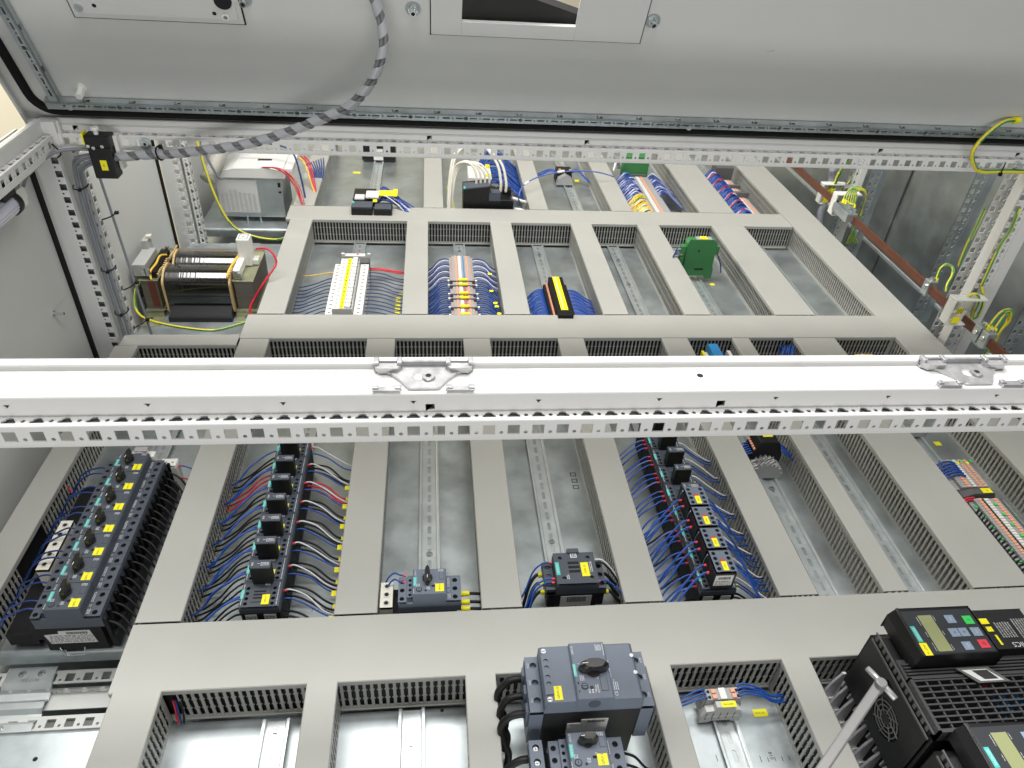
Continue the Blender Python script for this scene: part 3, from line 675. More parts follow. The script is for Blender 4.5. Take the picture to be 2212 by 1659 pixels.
# contactors --------------------------------------------------------
def contactor(loc, label, group, cap=True, marking=None, aux=False, light=False):
    g = 'device_grey_light' if light else 'device_grey'; w = 44.3
    t = thing('contactor', label, 'contactor', loc, group)
    MB('black_matt').box(-27, 28, .4, w-.4, 7.6, 64).build('base', t, bevel=.8)
    b = MB(g); b.box(-28, 28, .3, w-.3, 64, 74)
    hs = [(-19.5, 5.6+8.8*i+.3, 2.8) for i in range(4)]+[(18, 5+8.8*i+.3, 2.8) for i in range(4)]
    holed_top(b, -28, 28, .3, w-.3, 80, hs, m=g); b.box(-12, 12, 8, 36, 80, 81.4, g)
    for y in (13, 18.5, 24): b.box(-10, 7, y, y+2.8, 81.3, 81.6, 'hole')
    b.build('housing', t, bevel=.5)
    p = MB('lettering_white'); scribble(p, -26, -24, 4, 40, 80.1, 1, seed=11); scribble(p, 23.5, 25.5, 3, 41, 80.1, 1, seed=12); p.rim(3.5, 10, 36.2, 43, 80.05, 80.2, 1.1); scribble(p, 4.4, 9, 37, 42, 80.1, 3, seed=2)
    p.build('print', t)
    s = MB('teal').box(-28.2, -23.6, 14.5, 30, 80.1, 80.5).build('maker_strip', t); text('SIEMENS', 3.3, (-25.9, 22.2, 80.6), (0, 1, 0), (-1, 0, 0), 'lettering_white', s)
    if not aux: label_plate(t, 3, 13.6, 2.6, 19.5, 81.5, marking or '-QM31', size=3.2)
    if cap:
        c = MB('black').box(-14.5, 14.5, -5.5, 8, 81.6, 115.5); c.build('suppressor', t, bevel=.6)
        d = MB(g).box(-14.8, 14.8, -5.8, 8.3, 115.5, 118).build('cap_lid', t, bevel=.4)
        q = MB('lettering_white'); scribble(q, -12, -9, -2, 4, 118.1, 2, seed=4); scribble(q, 1, 13, -2, 4.5, 118.1, 3, along='x', seed=6); q.box(-4, 0, 1.4, 2, 118, 118.2); q.build('print', d)
    if aux:
        a = MB('black').box(-16, 18, -1, 40.5, 81.6, 116); a.build('auxiliary_block', t, bevel=.6)
        f = MB('device_grey_light'); hs = [(-9, 4.8+9.6*i+.6, 3.3) for i in range(4)]+[(12, 4.8+9.6*i+.6, 3.3) for i in range(4)]
        holed_top(f, -15, 18, 0, 39.5, 121, hs, m='device_grey_light'); f.build('auxiliary_face', t, bevel=.4)
        MB('red').box(-2.6, 4, 18.6, 22.5, 121, 121.5).build('red_slider', t)
        label_plate(t, -2.8, 5.6, 1.6, 18.6, 121.1, '-KM31', size=3)
        MB('steel').tube([(-17, 38, 84), (-18.5, 37, 104), (-16, 36, 117)], .8, 5, sub=3).build('spring_clip', t, smooth=True)
    return t
GC = 'contactors in the row with black caps'
base_c = contactor((145, 105, 0), 'dark grey contactor without black cap, nearest of its row, yellow label in full view', GC, cap=False, marking='-KM1.11')
MB('sticker').box(-21, -5, -.6, .2, 18, 62).build('type_sticker', base_c); st = MB('sticker').box(5, 22, -.6, .2, 18, 62).build('type_sticker', base_c)
q = MB('lettering_black'); rnd = random.Random(9)
for x0_ in (-19, 7):
    for r in range(10):
        x = x0_
        while x < x0_+12: l = rnd.uniform(1, 4); q.box(x, min(x+l, x0_+12.5), -.8, -.6, 24+r*3.6, 25.2+r*3.6); x += l+rnd.uniform(.7, 2)
q.build('fine_print', st)
order = ['second from the near end', 'third from the near end', 'fourth from the near end', 'fourth from the far end', 'third from the far end', 'second from the far end', 'farthest, under the beam']
c1 = contactor((145, 105+44.5, 0), 'dark contactor with tall black cap, second from the near end of its row', GC, cap=True)
for i in range(2, 8):
    copy_tree(c1, (145, 105+44.5*i, 0), f'dark contactor with tall black cap, {order[i-1]} of the left row')
GC2 = 'contactors in the row right of the centre'
a0 = contactor((826, 104, 0), 'contactor with grey eight hole block, nearest of the right row, barcode sticker on its end', GC2, cap=False, aux=True)
st = MB('sticker').box(-14, 14, -1.6, -1, 90, 113).build('type_sticker', a0); q = MB('lettering_black'); x = -9; rnd = random.Random(5)
while x < 9: w_ = rnd.uniform(.4, 1.3); q.box(x, x+w_, -1.8, -1.6, 104, 109.5); x += w_+rnd.uniform(.4, .9)
for r in range(3):
    x = -12
    while x < 11: l = rnd.uniform(1, 4); q.box(x, min(x+l, 12), -1.75, -1.6, 92+r*3.4, 93.4+r*3.4); x += l+rnd.uniform(.7, 2)
q.build('barcode_print', st)
for xx in (-22, 6): MB('sticker').box(xx, xx+16, -.6, .2, 20, 62).build('side_sticker', a0)
for i, wd in ((1, 'second from the near end'), (2, 'third from the near end'), (3, 'fourth from the near end')):
    copy_tree(a0, (826, 104+45.2*i, 0), f'contactor with grey eight hole block, {wd} of the right row', skip=('type_sticker', 'side_sticker'))
c2 = contactor((826, 104+45.2*4, 0), 'contactor with black cap just behind the four eight hole blocks in the right row', GC2, cap=True)
for i, wd in ((5, 'second behind the eight hole blocks'), (6, 'third behind the eight hole blocks'), (7, 'farthest visible one under the beam'), (8, 'hidden mostly behind the beam')):
    copy_tree(c2, (826, 104+45.2*i, 0), f'contactor with black cap in the right row, {wd}')
# larger contactor, single
t = thing('large_contactor', 'single larger dark grey contactor with yellow label and yellow ferrules, alone in its bay', 'contactor', (609, 118, 0))
MB('black_matt').box(-36, 33, 0, 56, 7.6, 62).box(-44, 44, 2, 46, 30, 60).build('base', t, bevel=1)
b = MB('device_grey').box(-46, -33, 2, 54, 60, 70)
for sx in (-1, 1):
    x0_, x1_ = (-48, -33) if sx < 0 else (33, 46)
    b.box(min(x0_, x1_), max(x0_, x1_), 2, 54, 58, 66, 'device_grey'); holed_top(b, x0_, x1_, 2, 54, 72, [((x0_+x1_)/2, 11+16*i, 4.3) for i in range(3)])
b.box(-32, 32, 0, 58, 62, 82, 'device_grey'); holed_top(b, -32, 32, 0, 58, 88, [(-20, 10, 3.4), (-22, 48, 3.4), (22, 10, 3.4), (22, 48, 3.4)], m='device_grey', screw='steel')
b.box(-9, 9, 56, 64, 78, 91, 'device_grey')
for y in (20, 28, 36): b.box(-11, 6, y, y+4.4, 88, 88.4, 'hole')
b.build('housing', t, bevel=.8)
p = MB('lettering_white'); scribble(p, -16, -11, 8, 16, 88.1, 2, seed=3); p.rim(-5, 5, 48, 57, 88.1, 88.2, 1.4); scribble(p, -4, 4, 49, 56, 88.1, 3, seed=1); scribble(p, 22, 27, 20, 40, 88.1, 2, seed=8); p.build('print', t)
s = MB('teal').box(-31, -25, 16, 40, 88, 88.4).build('maker_strip', t); text('SIEMENS', 4.6, (-28, 28, 88.5), (0, 1, 0), (-1, 0, 0), 'lettering_white', s)
label_plate(t, 8, 20, 12, 38, 88.2, '-KM1.15', size=4.4)
MB('sticker').box(-24, 24, -.7, .1, 34, 58).build('type_sticker', t)
q = MB('lettering_black'); x = -14; rnd = random.Random(2)
while x < 14: w_ = rnd.uniform(.5, 1.5); q.box(x, x+w_, -.9, -.7, 44, 56); x += w_+rnd.uniform(.5, 1)
q.build('barcode_print', t)

# ---- big breaker in the near cabinet
t = thing('power_breaker', 'big slate grey three pole breaker with horizontal black knob, centre bottom', 'circuit breaker', (585, -101, 0))
G2 = 'device_grey_light'; w = 73
MB('black_soft').box(-60, 60, 0, w, 20, 130).build('base', t, bevel=1.5)
b = MB(G2).prism([(-60, 130), (60, 130), (60, 150), (57, 152.5), (-57, 152.5), (-60, 150)], 'y', -.5, w+.5)
b.build('front_block', t, bevel=.8)
c = MB(G2).prism([(-22, 140), (23, 140), (23, 156.6), (21.5, 158.5), (-20.5, 158.5), (-22, 156.6)], 'y', -.9, w+.9)
c.cyl((0, -.9, 146) if False else (0, -1.0, 146), (0, -1, 0), 7.5, .5, 26, 'device_grey')
c.cyl((-11, 15, 158.4), Z, 4.4, .5, 22, 'device_seam').cyl((-11, 15, 158.6), Z, 3.1, 1.2, 20, G2).box(-13.4, -8.6, 14.6, 15.4, 159.8, 159.9, 'hole')
c.cyl((-2.6, 13, 158.2), Z, 2.2, .9, 14, 'device_seam').box(9, 18, 8, 30, 158.4, 158.8, 'device_seam').box(9.5, 17.5, 8.5, 29.5, 158.6, 159, G2)
c.box(-19, -17.4, 18, 21, 158.4, 158.65, 'hole').box(-19, -17.4, 8, 10, 158.4, 158.65, 'hole')
c.build('operating_panel', t, bevel=.6)
for sx, x0_, x1_, z1_ in ((-1, -77.5, -60.5, 133), (1, 60.5, 77, 133)):
    e = MB(G2); e.box(x0_, x1_, 1.5, w-1.5, 60, z1_-6, G2); e.box(x0_, x1_, -.4, 1.5, 60, z1_-6); e.box(x0_, x1_, w-1.5, w+.4, 60, z1_-6)
    holed_top(e, x0_, x1_, -.4, w+.4, z1_, [((-67 if sx < 0 else 66.5), 14.5+23.3*i, 4.4) for i in range(3)], 6, G2)
    e.box(x0_-3 if sx < 0 else x1_, x0_ if sx < 0 else x1_+3, 6, 18, 88, 122, G2).box(x0_-3 if sx < 0 else x1_, x0_ if sx < 0 else x1_+3, 30, 42, 88, 122).box(x0_-3 if sx < 0 else x1_, x0_ if sx < 0 else x1_+3, 54, 66, 88, 122)
    e.build('terminal_cover', t, bevel=.7)
    for i in range(3):
        text(('1/L1', '3/L2', '5/L3')[i] if sx < 0 else ('2/T1', '4/T2', '6/T3')[i], 3.7, (-73.6 if sx < 0 else 73.6, 14.5+23.3*i, 133.2), (0, 1, 0), (-1, 0, 0), 'lettering_white', t)
a = MB(G2); a.box(-59.5, -48, 9, 62, 146, 149, 'device_seam'); holed_top(a, -59, -48.4, 9.4, 61.6, 154.5, [(-53.6, y, 3.1) for y in (23, 32, 44.5, 53.5)], 4, G2, 'steel')
a.build('screw_strip', t, bevel=.4)
for (x, y) in ((-54.5, 68), (-54.5, 3.8)): MB('cast').cyl((x, y, 152.4), Z, 3.2, 1.0, 14).box(x-2.6, x+2.6, y-.4, y+.4, 153.7, 153.8, 'hole').build('cover_screw', t)
for i in (1, 2): MB('cast').cyl((59-2, 14.5+23.3*i-4.5, 152.3), Z, 2.6, 1.0, 14).build('cover_screw', t)
knob(t, 3.5, 37, 158.5, 'x', L=40, w=13.5, h=15)
s = MB('teal').box(-21.6, -18, 28, 45, 158.5, 158.9).build('maker_strip', t); text('SIEMENS', 3.8, (-19.8, 36.5, 159), (0, 1, 0), (-1, 0, 0), 'lettering_white', s)
text('SIRIUS', 4.4, (-19, 64, 158.7), (0, 1, 0), (-1, 0, 0), 'lettering_white', t); text('O', 5.2, (7, 25.5, 158.7), (0, 1, 0), (-1, 0, 0), 'lettering_white', t); text('CE', 5.4, (28, 7, 152.7), (0, 1, 0), (-1, 0, 0), 'lettering_white', t)
text('I', 4, (-14, 45, 158.7), (0, 1, 0), (-1, 0, 0), 'lettering_white', t); text('OFF', 2.6, (10, 31, 158.7), (0, 1, 0), (-1, 0, 0), 'lettering_white', t); text('UK', 3, (27.5, 24, 152.7), (0, 1, 0), (-1, 0, 0), 'lettering_white', t)
p = MB('lettering_white'); scribble(p, 11, 19, 62, 70.5, 158.6, 5, seed=3); scribble(p, 20, 22, 55, 71, 158.6, 1, seed=5); scribble(p, 26, 33, 12, 22, 152.6, 3, seed=7); scribble(p, -7, 5, 6, 11, 158.6, 3, seed=9); scribble(p, -15, -9, 22.5, 29.5, 158.6, 3, seed=6); scribble(p, 25, 26.4, 28, 52, 152.6, 1, seed=16); scribble(p, 2, 7, 6, 17, 158.6, 2, seed=19)
p.build('print', t)
label_plate(t, -48.5, -38.5, 2.5, 20.5, 152.6, '-QFU31.15', size=3.5)
st = MB('sticker').prism([(-29, 102), (-12, 102), (-12, 110), (22, 110), (22, 76), (-29, 76)], 'y', -1.3, -.1).build('type_sticker', t)
q = MB('lettering_black'); x = -4; rnd = random.Random(12)
while x < 18: w_ = rnd.uniform(.4, 1.3); q.box(x, x+w_, -1.5, -1.3, 103.5, 108.5); x += w_+rnd.uniform(.4, .9)
for r in range(8):
    x = -27
    while x < 19: l = rnd.uniform(1, 4); q.box(x, min(x+l, 20), -1.45, -1.3, 78+r*3, 78.6+r*3, 'printed_grey'); x += l+rnd.uniform(1.2, 3.6)
q.build('barcode_print', st)
for i in range(3):
    y = -101+14.5+23.3*i-1
    wire([(506, y, 105), (496, y, 105), (484, y-2, 100), (476, y-5, 84), (478, y-10, 60), (486, y-16, 38), (484, y-26, 20)], 5.2, 'black_wire', f'{("nearest", "middle", "farthest")[i]} thick black cable curving out of the left side of the big breaker', 'thick cables of the big breaker', name='power_cable', cat='cable', n=12)
# second breaker at the bottom edge
t = mpcb((576, -161, 7), 'slate motor breaker with horizontal knob at the bottom edge, before the big breaker', '-QFU1.6', light=True, knob_along='x', knob_y=32)
b = MB(G2).box(-66, -52, 2, 42, 60, 82); holed_top(b, -70, -54, -2, 43, 92, [(-62, 34, 4.2), (-62, 17, 4.2), (-62, 3, 4.2)], 5, G2, 'cast'); b.box(-70, -54, -2, 43, 70, 86.4, G2)
b.build('infeed_block', t, bevel=.6)
wire([(505, -133, 84), (494, -134, 83), (480, -137, 74), (472, -142, 50), (474, -150, 25)], 5.2, 'black_wire', 'thick black cable leaving the infeed of the front breaker', 'thick cables of the big breaker', name='power_cable', cat='cable', n=12)
for i in range(2): wire([(624, -130-14*i, 78), (640, -132-14*i, 70), (660, -138-14*i, 52), (688, -142-14*i, 44)], 2, 'black_wire', f'{("upper", "lower")[i]} black wire from the front breaker into the right duct', 'black wires of the front breaker')
label_plate(P1, 652, 662, -152, -118, .2, 'QFU1.6', size=4, name='plate_label')

# ---- drives
def drive(loc, label, full=True):
    t = thing('frequency_drive', label, 'frequency drive', loc, 'black frequency drives')
    K = 'black_soft'; x1 = 200
    b = MB(K).prism([(-144, 70), (0, 70), (0, 176), (-4, 186), (-144, 186)], 'x', .2, x1)           # y,z outline, near end lower
    b = MB(K)
    side = [(-142, 66), (-2, 66), (-2, 170), (-16, 184), (-142, 184)]
    b.prism([(y, z) for y, z in side], 'x', 3, x1, K)
    b.build('housing', t, bevel=1.2)
    # side wall plate with fan opening
    hole = [(-85+27*math.cos(2*math.pi*i/28), 116+25*math.sin(2*math.pi*i/28)) for i in range(28)]
    sp = MB('black'); sp.plate((0, 0, 0), (0, 1, 0), (0, 0, 1), (-1, 0, 0), 3, [(-139, -10, 72, 172, [hole, rect(-64, 158, 13, 7)])]); sp.build('side_plate', t)
    MB('tb_dark').prism([(-140, 172.2), (-9, 172.2), (-9, 175), (-140, 175)], 'x', -1.2, 0).build('plate_edge', t)
    f = MB('black_matt').cyl((2.6, -85, 116), (-1, 0, 0), 26, .2, 28, 'hole').cyl((2.4, -85, 116), (-1, 0, 0), 7, 2.5, 20, 'black_soft')
    for k in range(3): f.tube([(0.4, -85+(11+6*k)*math.cos(a*math.pi/12), 116+(11+6*k)*.94*math.sin(a*math.pi/12)) for a in range(25)], .8, 5, 'tb_dark', sub=1)
    for k in range(8):
        a = k*math.pi/4+.3; f.tube([(0.6, -85+6*math.cos(a), 116+6*math.sin(a)), (0.4, -85+17*math.cos(a+.28), 116+16*math.sin(a+.28)), (0, -85+26.5*math.cos(a+.4), 116+25*math.sin(a+.4))], .8, 5, sub=3)
    f.build('fan_grille', t)
    # vents along the upper side edge
    v = MB('hole')
    for k in range(14): v.box(2.4, 3.05, -137+9*k, -132.5+9*k, 175.6, 182.5, 'hole')
    for k in range(14): v.box(1.4, 3.0, -132.5+9*k, -128+9*k, 175.6, 184, 'tb_dark')
    v.box(1.2, 3.0, -140, -8, 184, 186, 'tb_dark')
    v.build('side_vents', t)
    # grille: bars over dark interior, near half of the front
    g = MB('hole').box(8, x1, -139, -80, 184.0, 184.4)
    for k in range(9): g.box(6, x1, -141+7.4*k, -139+7.4*k, 186, 195, 'grille_grey')
    for k in range(13): g.box(6+16*k, 8.2+16*k, -141, -79, 185.5, 194)
    g.box(3, x1, -143.5, -141, 176, 195.6).box(3, 6.2, -143.5, -76, 176, 195.6).box(3, x1, -79, -76.5, 184, 195.6); 
    for k in range(5): g.box(6, x1, -76+4.2*k, -74+4.2*k, 190, 193.5)
    g.box(3, x1, -77, -50, 184, 190)
    g.build('top_grille', t)
    inn = MB('blue_tb'); rnd = random.Random(3)
    for k in range(8): inn.box(100+k*6, 104+k*6, -128+k*3, -104, 184.6, 186)
    inn.m('lettering_white')
    for k in range(26): x = rnd.uniform(14, 90); y = rnd.uniform(-136, -86); inn.box(x, x+3, y, y+.8, 184.6, 184.9)
    inn.box(96, 110, -92, -88, 184.6, 186, 'red'); inn.build('inner_terminals', t)
    # operator panel
    p = MB('black').prism([(14, 186), (124, 186), (124, 212), (118, 218), (22, 218), (14, 206)], 'y', -64, 2); p.build('operator_panel', t, bevel=2)
    face = MB('device_seam').box(22.5, 117, -61, -.8, 217.9, 218.15).build('panel_face', t)
    lc = MB('lcd').box(43, 61.5, -58.5, -8, 218.2, 218.6).build('display', t)
    q = MB('lettering_white')
    for (x, y0, y1) in ((40.6, -22, -9), (40.6, -38, -31), (40.6, -57.5, -46), (63.6, -16, -9), (63.6, -36, -30), (63.6, -57, -49)): scribble(q, x, x+1.3, y0, y1, 218.2, 1, seed=int(x+y0))
    q.build('print', t)
    for nm, x0_, x1_, y0, y1, mm, s_ in (('key', 78, 90, -21, -9.2, 'button_grey', 'OK'), ('key', 101, 113, -23.5, -11.3, 'green_bright', 'I'), ('key', 72, 84, -40, -28, 'button_grey', '<'), ('key', 85, 96.5, -40, -28, 'button_grey', '>'), ('key', 101, 113.5, -40.4, -28.3, 'button_grey', 'FN'), ('key', 100, 112.5, -57, -45.3, 'red_button', 'O'), ('key', 78, 90, -58.4, -47, 'button_grey', 'ESC')):
        kx = MB(mm).box(x0_, x1_, y0, y1, 218.1, 219).build(nm, t, bevel=.4)
        text(s_, 3.4 if len(s_) > 1 else 6, ((x0_+x1_)/2, (y0+y1)/2, 219.2), (0, -1, 0), (1, 0, 0), 'lettering_black' if s_ in 'IO<>' else 'lettering_white', kx)
    s = MB('teal').box(25, 31, -44.5, -22.6, 218.15, 218.5).build('maker_strip', t); text('SIEMENS', 4.6, (28, -33.5, 218.7), (0, -1, 0), (1, 0, 0), 'lettering_white', s)
    label_plate(t, 23.5, 33, -63, -46, 218.2, '-AQT.15', up='d', size=3.6)
    MB('teal_light').prism([(15.2, 207.2), (17.6, 211.4), (18.6, 210.9), (16.2, 206.8)], 'y', -47, -26).build('status_strip', t)
    r = MB('black_soft').prism([(128, 184), (x1, 184), (x1, 205), (132, 205), (128, 201)], 'y', -52, 4, K); r.build('front_flap', t, bevel=.8)
    q = MB('lettering_white')
    scribble(q, 150, 172, -36, -14, 205.1, 6, seed=31, m='printed_grey'); scribble(q, 176, 198, -38, -10, 205.1, 6, seed=32, m='printed_grey'); q.build('warning_print', t)
    text('SINAMICS', 9.5, (176, -46, 205.2), (-1, 0, 0), (0, -1, 0), 'lettering_white', t)
    label_plate(t, 133, 144, -16, -8, 205.1, None); label_plate(t, 135, 143, -27, -20, 205.1, None); 
    z_ = MB('yellow').box(140, 143, -46, -32, 205.1, 205.4).build('warning_strip', t)
    tg = thing('x', None, None) if False else None
    w_ = MB('tb_dark').prism([(66, -70), (108, -70), (126, -90), (84, -90)], 'z', 197.5, 199); w2 = MB('sticker').prism([(72, -73), (104, -73), (118, -88), (88, -88)], 'z', 199, 199.4)
    a = w_.build('swing_tag', t); bb = w2.build('tag_print_field', a)
    q = MB('lettering_black').prism([(84, -74), (104, -74), (112, -86), (94, -86)], 'z', 199.4, 199.6); q.build('data_field', a)
    # heat sink with fins
    h = MB('fin_alu').box(-10, 12.5, -142, 14, 0, 5).box(12, 190, -138, 4, 3, 66, 'hole')
    for k in range(9):
        y = 8-18.2*k; h.prism([(-8, 3), (13, 3), (13, 62), (8, 62), (0, 40)], 'y', y, y+3.2, 'fin_alu')
        h.prism([(13, 40), (13, 62), (9, 62), (6, 46)], 'y', y-9.4, y-7.2).box(-1, 12, y-9.4, y-7.2, 3, 16)
    h.build('heat_sink', t, bevel=.4)
    return t
drive((957, -42, 0), 'black frequency drive with keypad, display and fan, lower right')
d2 = drive((957, -192, 0), 'second black frequency drive, mostly cut off by the bottom right corner')

# ---- metal stay bar with pin, standing up in front of the drive
t = thing('stay_bar', 'grey metal stay bar with cross pin, slanting up before the black drive', 'stay bar', (790, -229, 388))
e = Vector((0, 0, 0)); a = Vector((-250, -200, -10)); d = (a-e).normalized(); sd = d.cross(Vector((0, 0, 1))).normalized(); up = sd.cross(d)
mb = MB('stay_grey'); r_ = 4.4
vs = [p+sd*x*r_+up*y_*r_*.7 for p in (e, a) for x, y_ in ((-1, -1), (1, -1), (1, 1), (-1, 1))]
mb.add(vs, [(3, 2, 1, 0), (4, 5, 6, 7), (0, 1, 5, 4), (1, 2, 6, 5), (2, 3, 7, 6), (3, 0, 4, 7)]); mb.build('bar', t, bevel=1.5)
MB('stay_grey').cyl(tuple(e+Vector((-3, -3, -6))), Z, 5, 14, 18).build('head', t, bevel=1)
pa = e+Vector((-3, 14, 0)); MB('cast').tube([e+Vector((-6, 14, 2)), e+Vector((0, 0, 2)), e+Vector((5, -16, 2))], 2.6, 10, sub=1).build('cross_pin', t, smooth=True)

# ---- small grey terminal pair in cabinet 1
t = thing('terminal_pair', 'small light grey terminal pair with orange levers and yellow label on the rail, lower right', 'terminal', (788, -62, 0))
b = MB('tb_grey').prism([(-30, 6), (-30, 22), (-25, 34), (-14, 36), (-12, 44), (14, 44), (16, 36), (24, 34), (29, 20), (27, 6), (16, 6), (14, 10), (-14, 10), (-16, 6)], 'y', 0, 9, 'tb_light')
for k_ in range(5): b.box(-24+10*k_, -22.8+10*k_, -.5, 0, 14, 30, 'tb_dark').box(-24+10*k_, -17+10*k_, -1.2, 0, 20, 22.5, 'tb_light')
b.build('end_clamp', t, bevel=.4)
b = MB('white_plastic').prism([(-27, 8), (-27, 30), (-22, 46), (24, 46), (28, 30), (26, 8)], 'y', 10, 26, 'tb_grey'); b.build('terminal_body', t, bevel=.6)
q = MB('white_plastic').box(-4, 5, 10, 26, 46, 48).build('marker', t)
for sx in (-1, 1):
    for k in range(2): MB('orange').box(*( (-15, -9) if sx < 0 else (13, 19)), 11+8*k, 16.5+8*k, 46, 48.5).build('lever', t); MB('hole').cyl(((-19 if sx < 0 else 22), 14+8*k, 46), Z, 2.3, .4, 12).build('wire_entry', t)
label_plate(t, -5, 16, -.5, 8, 44.1, '-XBT0.MX', up='r', size=3.6)
label_plate(P1, 843, 864, -56, -45, .2, '-XBT0.MX', up='r', size=3.6, name='plate_label')
GW = 'blue wires of the small terminal pair'
for k in range(3): wire([(769, -48+6*k, 44), (758, -48+6*k, 45), (738, -50+5*k, 38), (716, -54+5*k, 26)], 1.5, 'blue_wire', f'blue wire left of the small grey terminal pair, {("nearest", "middle", "farthest")[k]}', GW)
for k in range(4): wire([(811, -49+5*k, 46), (822, -47+5*k, 48), (846, -50+4*k, 44), (862, -54+4*k, 34), (884, -52+4*k, 30)], 1.5, 'blue_wire', f'blue wire right of the small grey terminal pair, {("nearest", "second", "third", "farthest")[k]}', GW)
for k, m_ in enumerate(('red_wire', 'blue_dark', 'black_wire')): wire([(50+3*k, 10, 20), (52+3*k, -8, 44), (54+4*k, -16, 34), (56+4*k, -24, 12)], 1.6, m_, ('red', 'dark blue', 'black')[k]+' wire in the wall gap at the left end of the wide duct')
# ================================================================== WIRES OF THE ROWS
ORD = ['nearest', 'second', 'third', 'fourth', 'fifth', 'sixth', 'seventh', 'farthest', 'last']
STUFF = MB('blue_wire')
rw = random.Random(21)
J = lambda a: rw.uniform(-a, a)
for i in range(7):                                                     # left breaker row, left side: two blue each
    y = 97+44.5*i
    for k, yy in enumerate((17, 30)):
        wire([(-151, y+yy, 80), (-166, y+yy+1, 83), (-184, y+yy-1, 78+J(3)), (-200, y+yy-6+J(2), 66+J(4)), (-212, y+yy-11-2*k, 46), (-224, y+yy-12, 34)], 1.5, 'blue_dark', f'dark blue wire left of the {ORD[i]} motor breaker of the left row, {("nearer", "farther")[k]} of two', 'dark blue wires left of the motor breaker row')
    for k in range(3):
        wire([(-72, y+7+14.6*k, 62), (-58, y+7+14.6*k, 62), (-44, y+2+14.6*k, 54), (-30, y-8+14.6*k+J(2), 40), (-16, y-14+14.6*k, 30)], 1.9, 'black_wire', f'black wire right of the {ORD[i]} motor breaker of the left row, {ORD[k]} of three', 'black wires right of the motor breaker row')
MBk = MB('black_matt'); 
for i in range(7):
    mb_ = MB('black_matt')
    for k in range(4): mb_.box(46.2, 51, 1+14.2*k, 4.4+14.2*k, 30, 76)
    mb_.box(46.2, 54, .5, 44, 12, 34).build('terminal_barriers', mps[i])
tag(MB('black_matt').box(-208, -168, 108, 398, 10, 34).build('busbar_cover'), 'black busbar strip between the left duct and the motor breaker row', 'busbar')
wire([(-50, 420, 60), (-38, 418, 60), (-10, 410, 52)], 1.4, 'blue_wire', 'single blue wire from the small white terminal to the duct', ferrule='red_ferrule')
wire([(-50, 410, 40), (-38, 408, 40), (-10, 400, 34)], 1.4, 'red_wire', 'single red wire from the small white terminal to the duct')
wire([(-215, 376, 44), (-222, 384, 46), (-232, 390, 50)], 1.5, 'red_wire', 'short red wire end in the slotted wall left of the breaker row')
GL = 'wires left of the contactor row with black caps'; GR = 'wires right of the contactor row with black caps'
for i in range(8):
    y = 105+44.5*i; top = i >= 6
    cl = 'red_wire' if i == 7 else 'blue_wire'
    for k in range(2 if i != 7 else 1):
        wire([(119, y+27-5*k, 70), (108, y+24-3*k, 70), (90, y+12+J(3), 66), (70, y-4+J(4), 56), (52, y-18+J(3), 40), (38, y-22, 34)], 1.6, 'blue_wire', f'blue wire left of the {ORD[i]} contactor of the row with black caps, {("upper", "lower")[k]}', GL)
    for k in range(3):
        wire([(118, y+40-12*k, 42), (104, y+38-12*k, 42), (88, y+26-12*k+J(2), 40), (70, y+10-11*k+J(3), 30), (50, y+2-11*k, 20), (38, y-2-10*k, 18)], 1.8, 'red_wire' if i == 6 else 'black_wire', ('red' if i == 6 else 'black')+f' wire left of the {ORD[i]} contactor of the row with black caps, {ORD[k]}', GL)
    wire([(173, y+35, 68), (184, y+36, 69), (206, y+28+J(2), 62), (232, y+14+J(2), 48), (254, y+8, 40)], 1.5, 'white_wire', f'white wire right of the {ORD[i]} contactor of the row with black caps', GR, ferrule='red_ferrule')
    wire([(173, y+27, 60), (184, y+27, 60), (206, y+20+J(2), 54), (232, y+8+J(2), 44), (254, y+4, 38)], 1.5, 'blue_wire', f'blue wire right of the {ORD[i]} contactor of the row with black caps', GR)
    for k in range(3):
        wire([(172, y+20-9*k, 40), (186, y+19-9*k, 40), (206, y+12-9*k+J(2), 36), (232, y-2-8*k+J(3), 24), (254, y-6-8*k, 18)], 1.9, 'red_wire' if i == 6 else 'black_wire', ('red' if i == 6 else 'black')+f' wire right of the {ORD[i]} contactor of the row with black caps, {ORD[k]}', GR)
    if i < 7:
        tg = MB('yellow').box(239, 250, y-5, y+5, 44, 44.8).box(241, 251, y-17, y-9, 30, 30.8); tag(tg.build('wire_marker'), f'yellow wire markers beside the duct level with the {ORD[i]} contactor with black cap', 'wire marker', 'yellow wire markers at the left contactor row')
# single motor breaker
for k, y in enumerate((137, 122, 110)):
    o = wire([(433, y, 48), (452, y, 48), (478, y, 44)], 2.6, 'black_wire', f'{("upper", "middle", "lower")[k]} black wire with fat yellow sleeve right of the single motor breaker', 'black wires with yellow sleeves', n=9)
    MB('yellow').cyl((433, y, 48), (1, 0, 0), 4.6, 14, 14, r2=3.8).build('sleeve', o, bevel=.5)
for k, y in enumerate((150, 138)):
    wire([(352, y-4, 84), (343, y-3, 86), (334, y+2, 84), (324, y-2+J(1), 72), (318, y-6, 50)], 1.5, 'blue_wire', f'{("upper", "lower")[k]} blue wire with red ferrule left of the single motor breaker', 'blue wires of the single motor breaker', ferrule='red_ferrule')
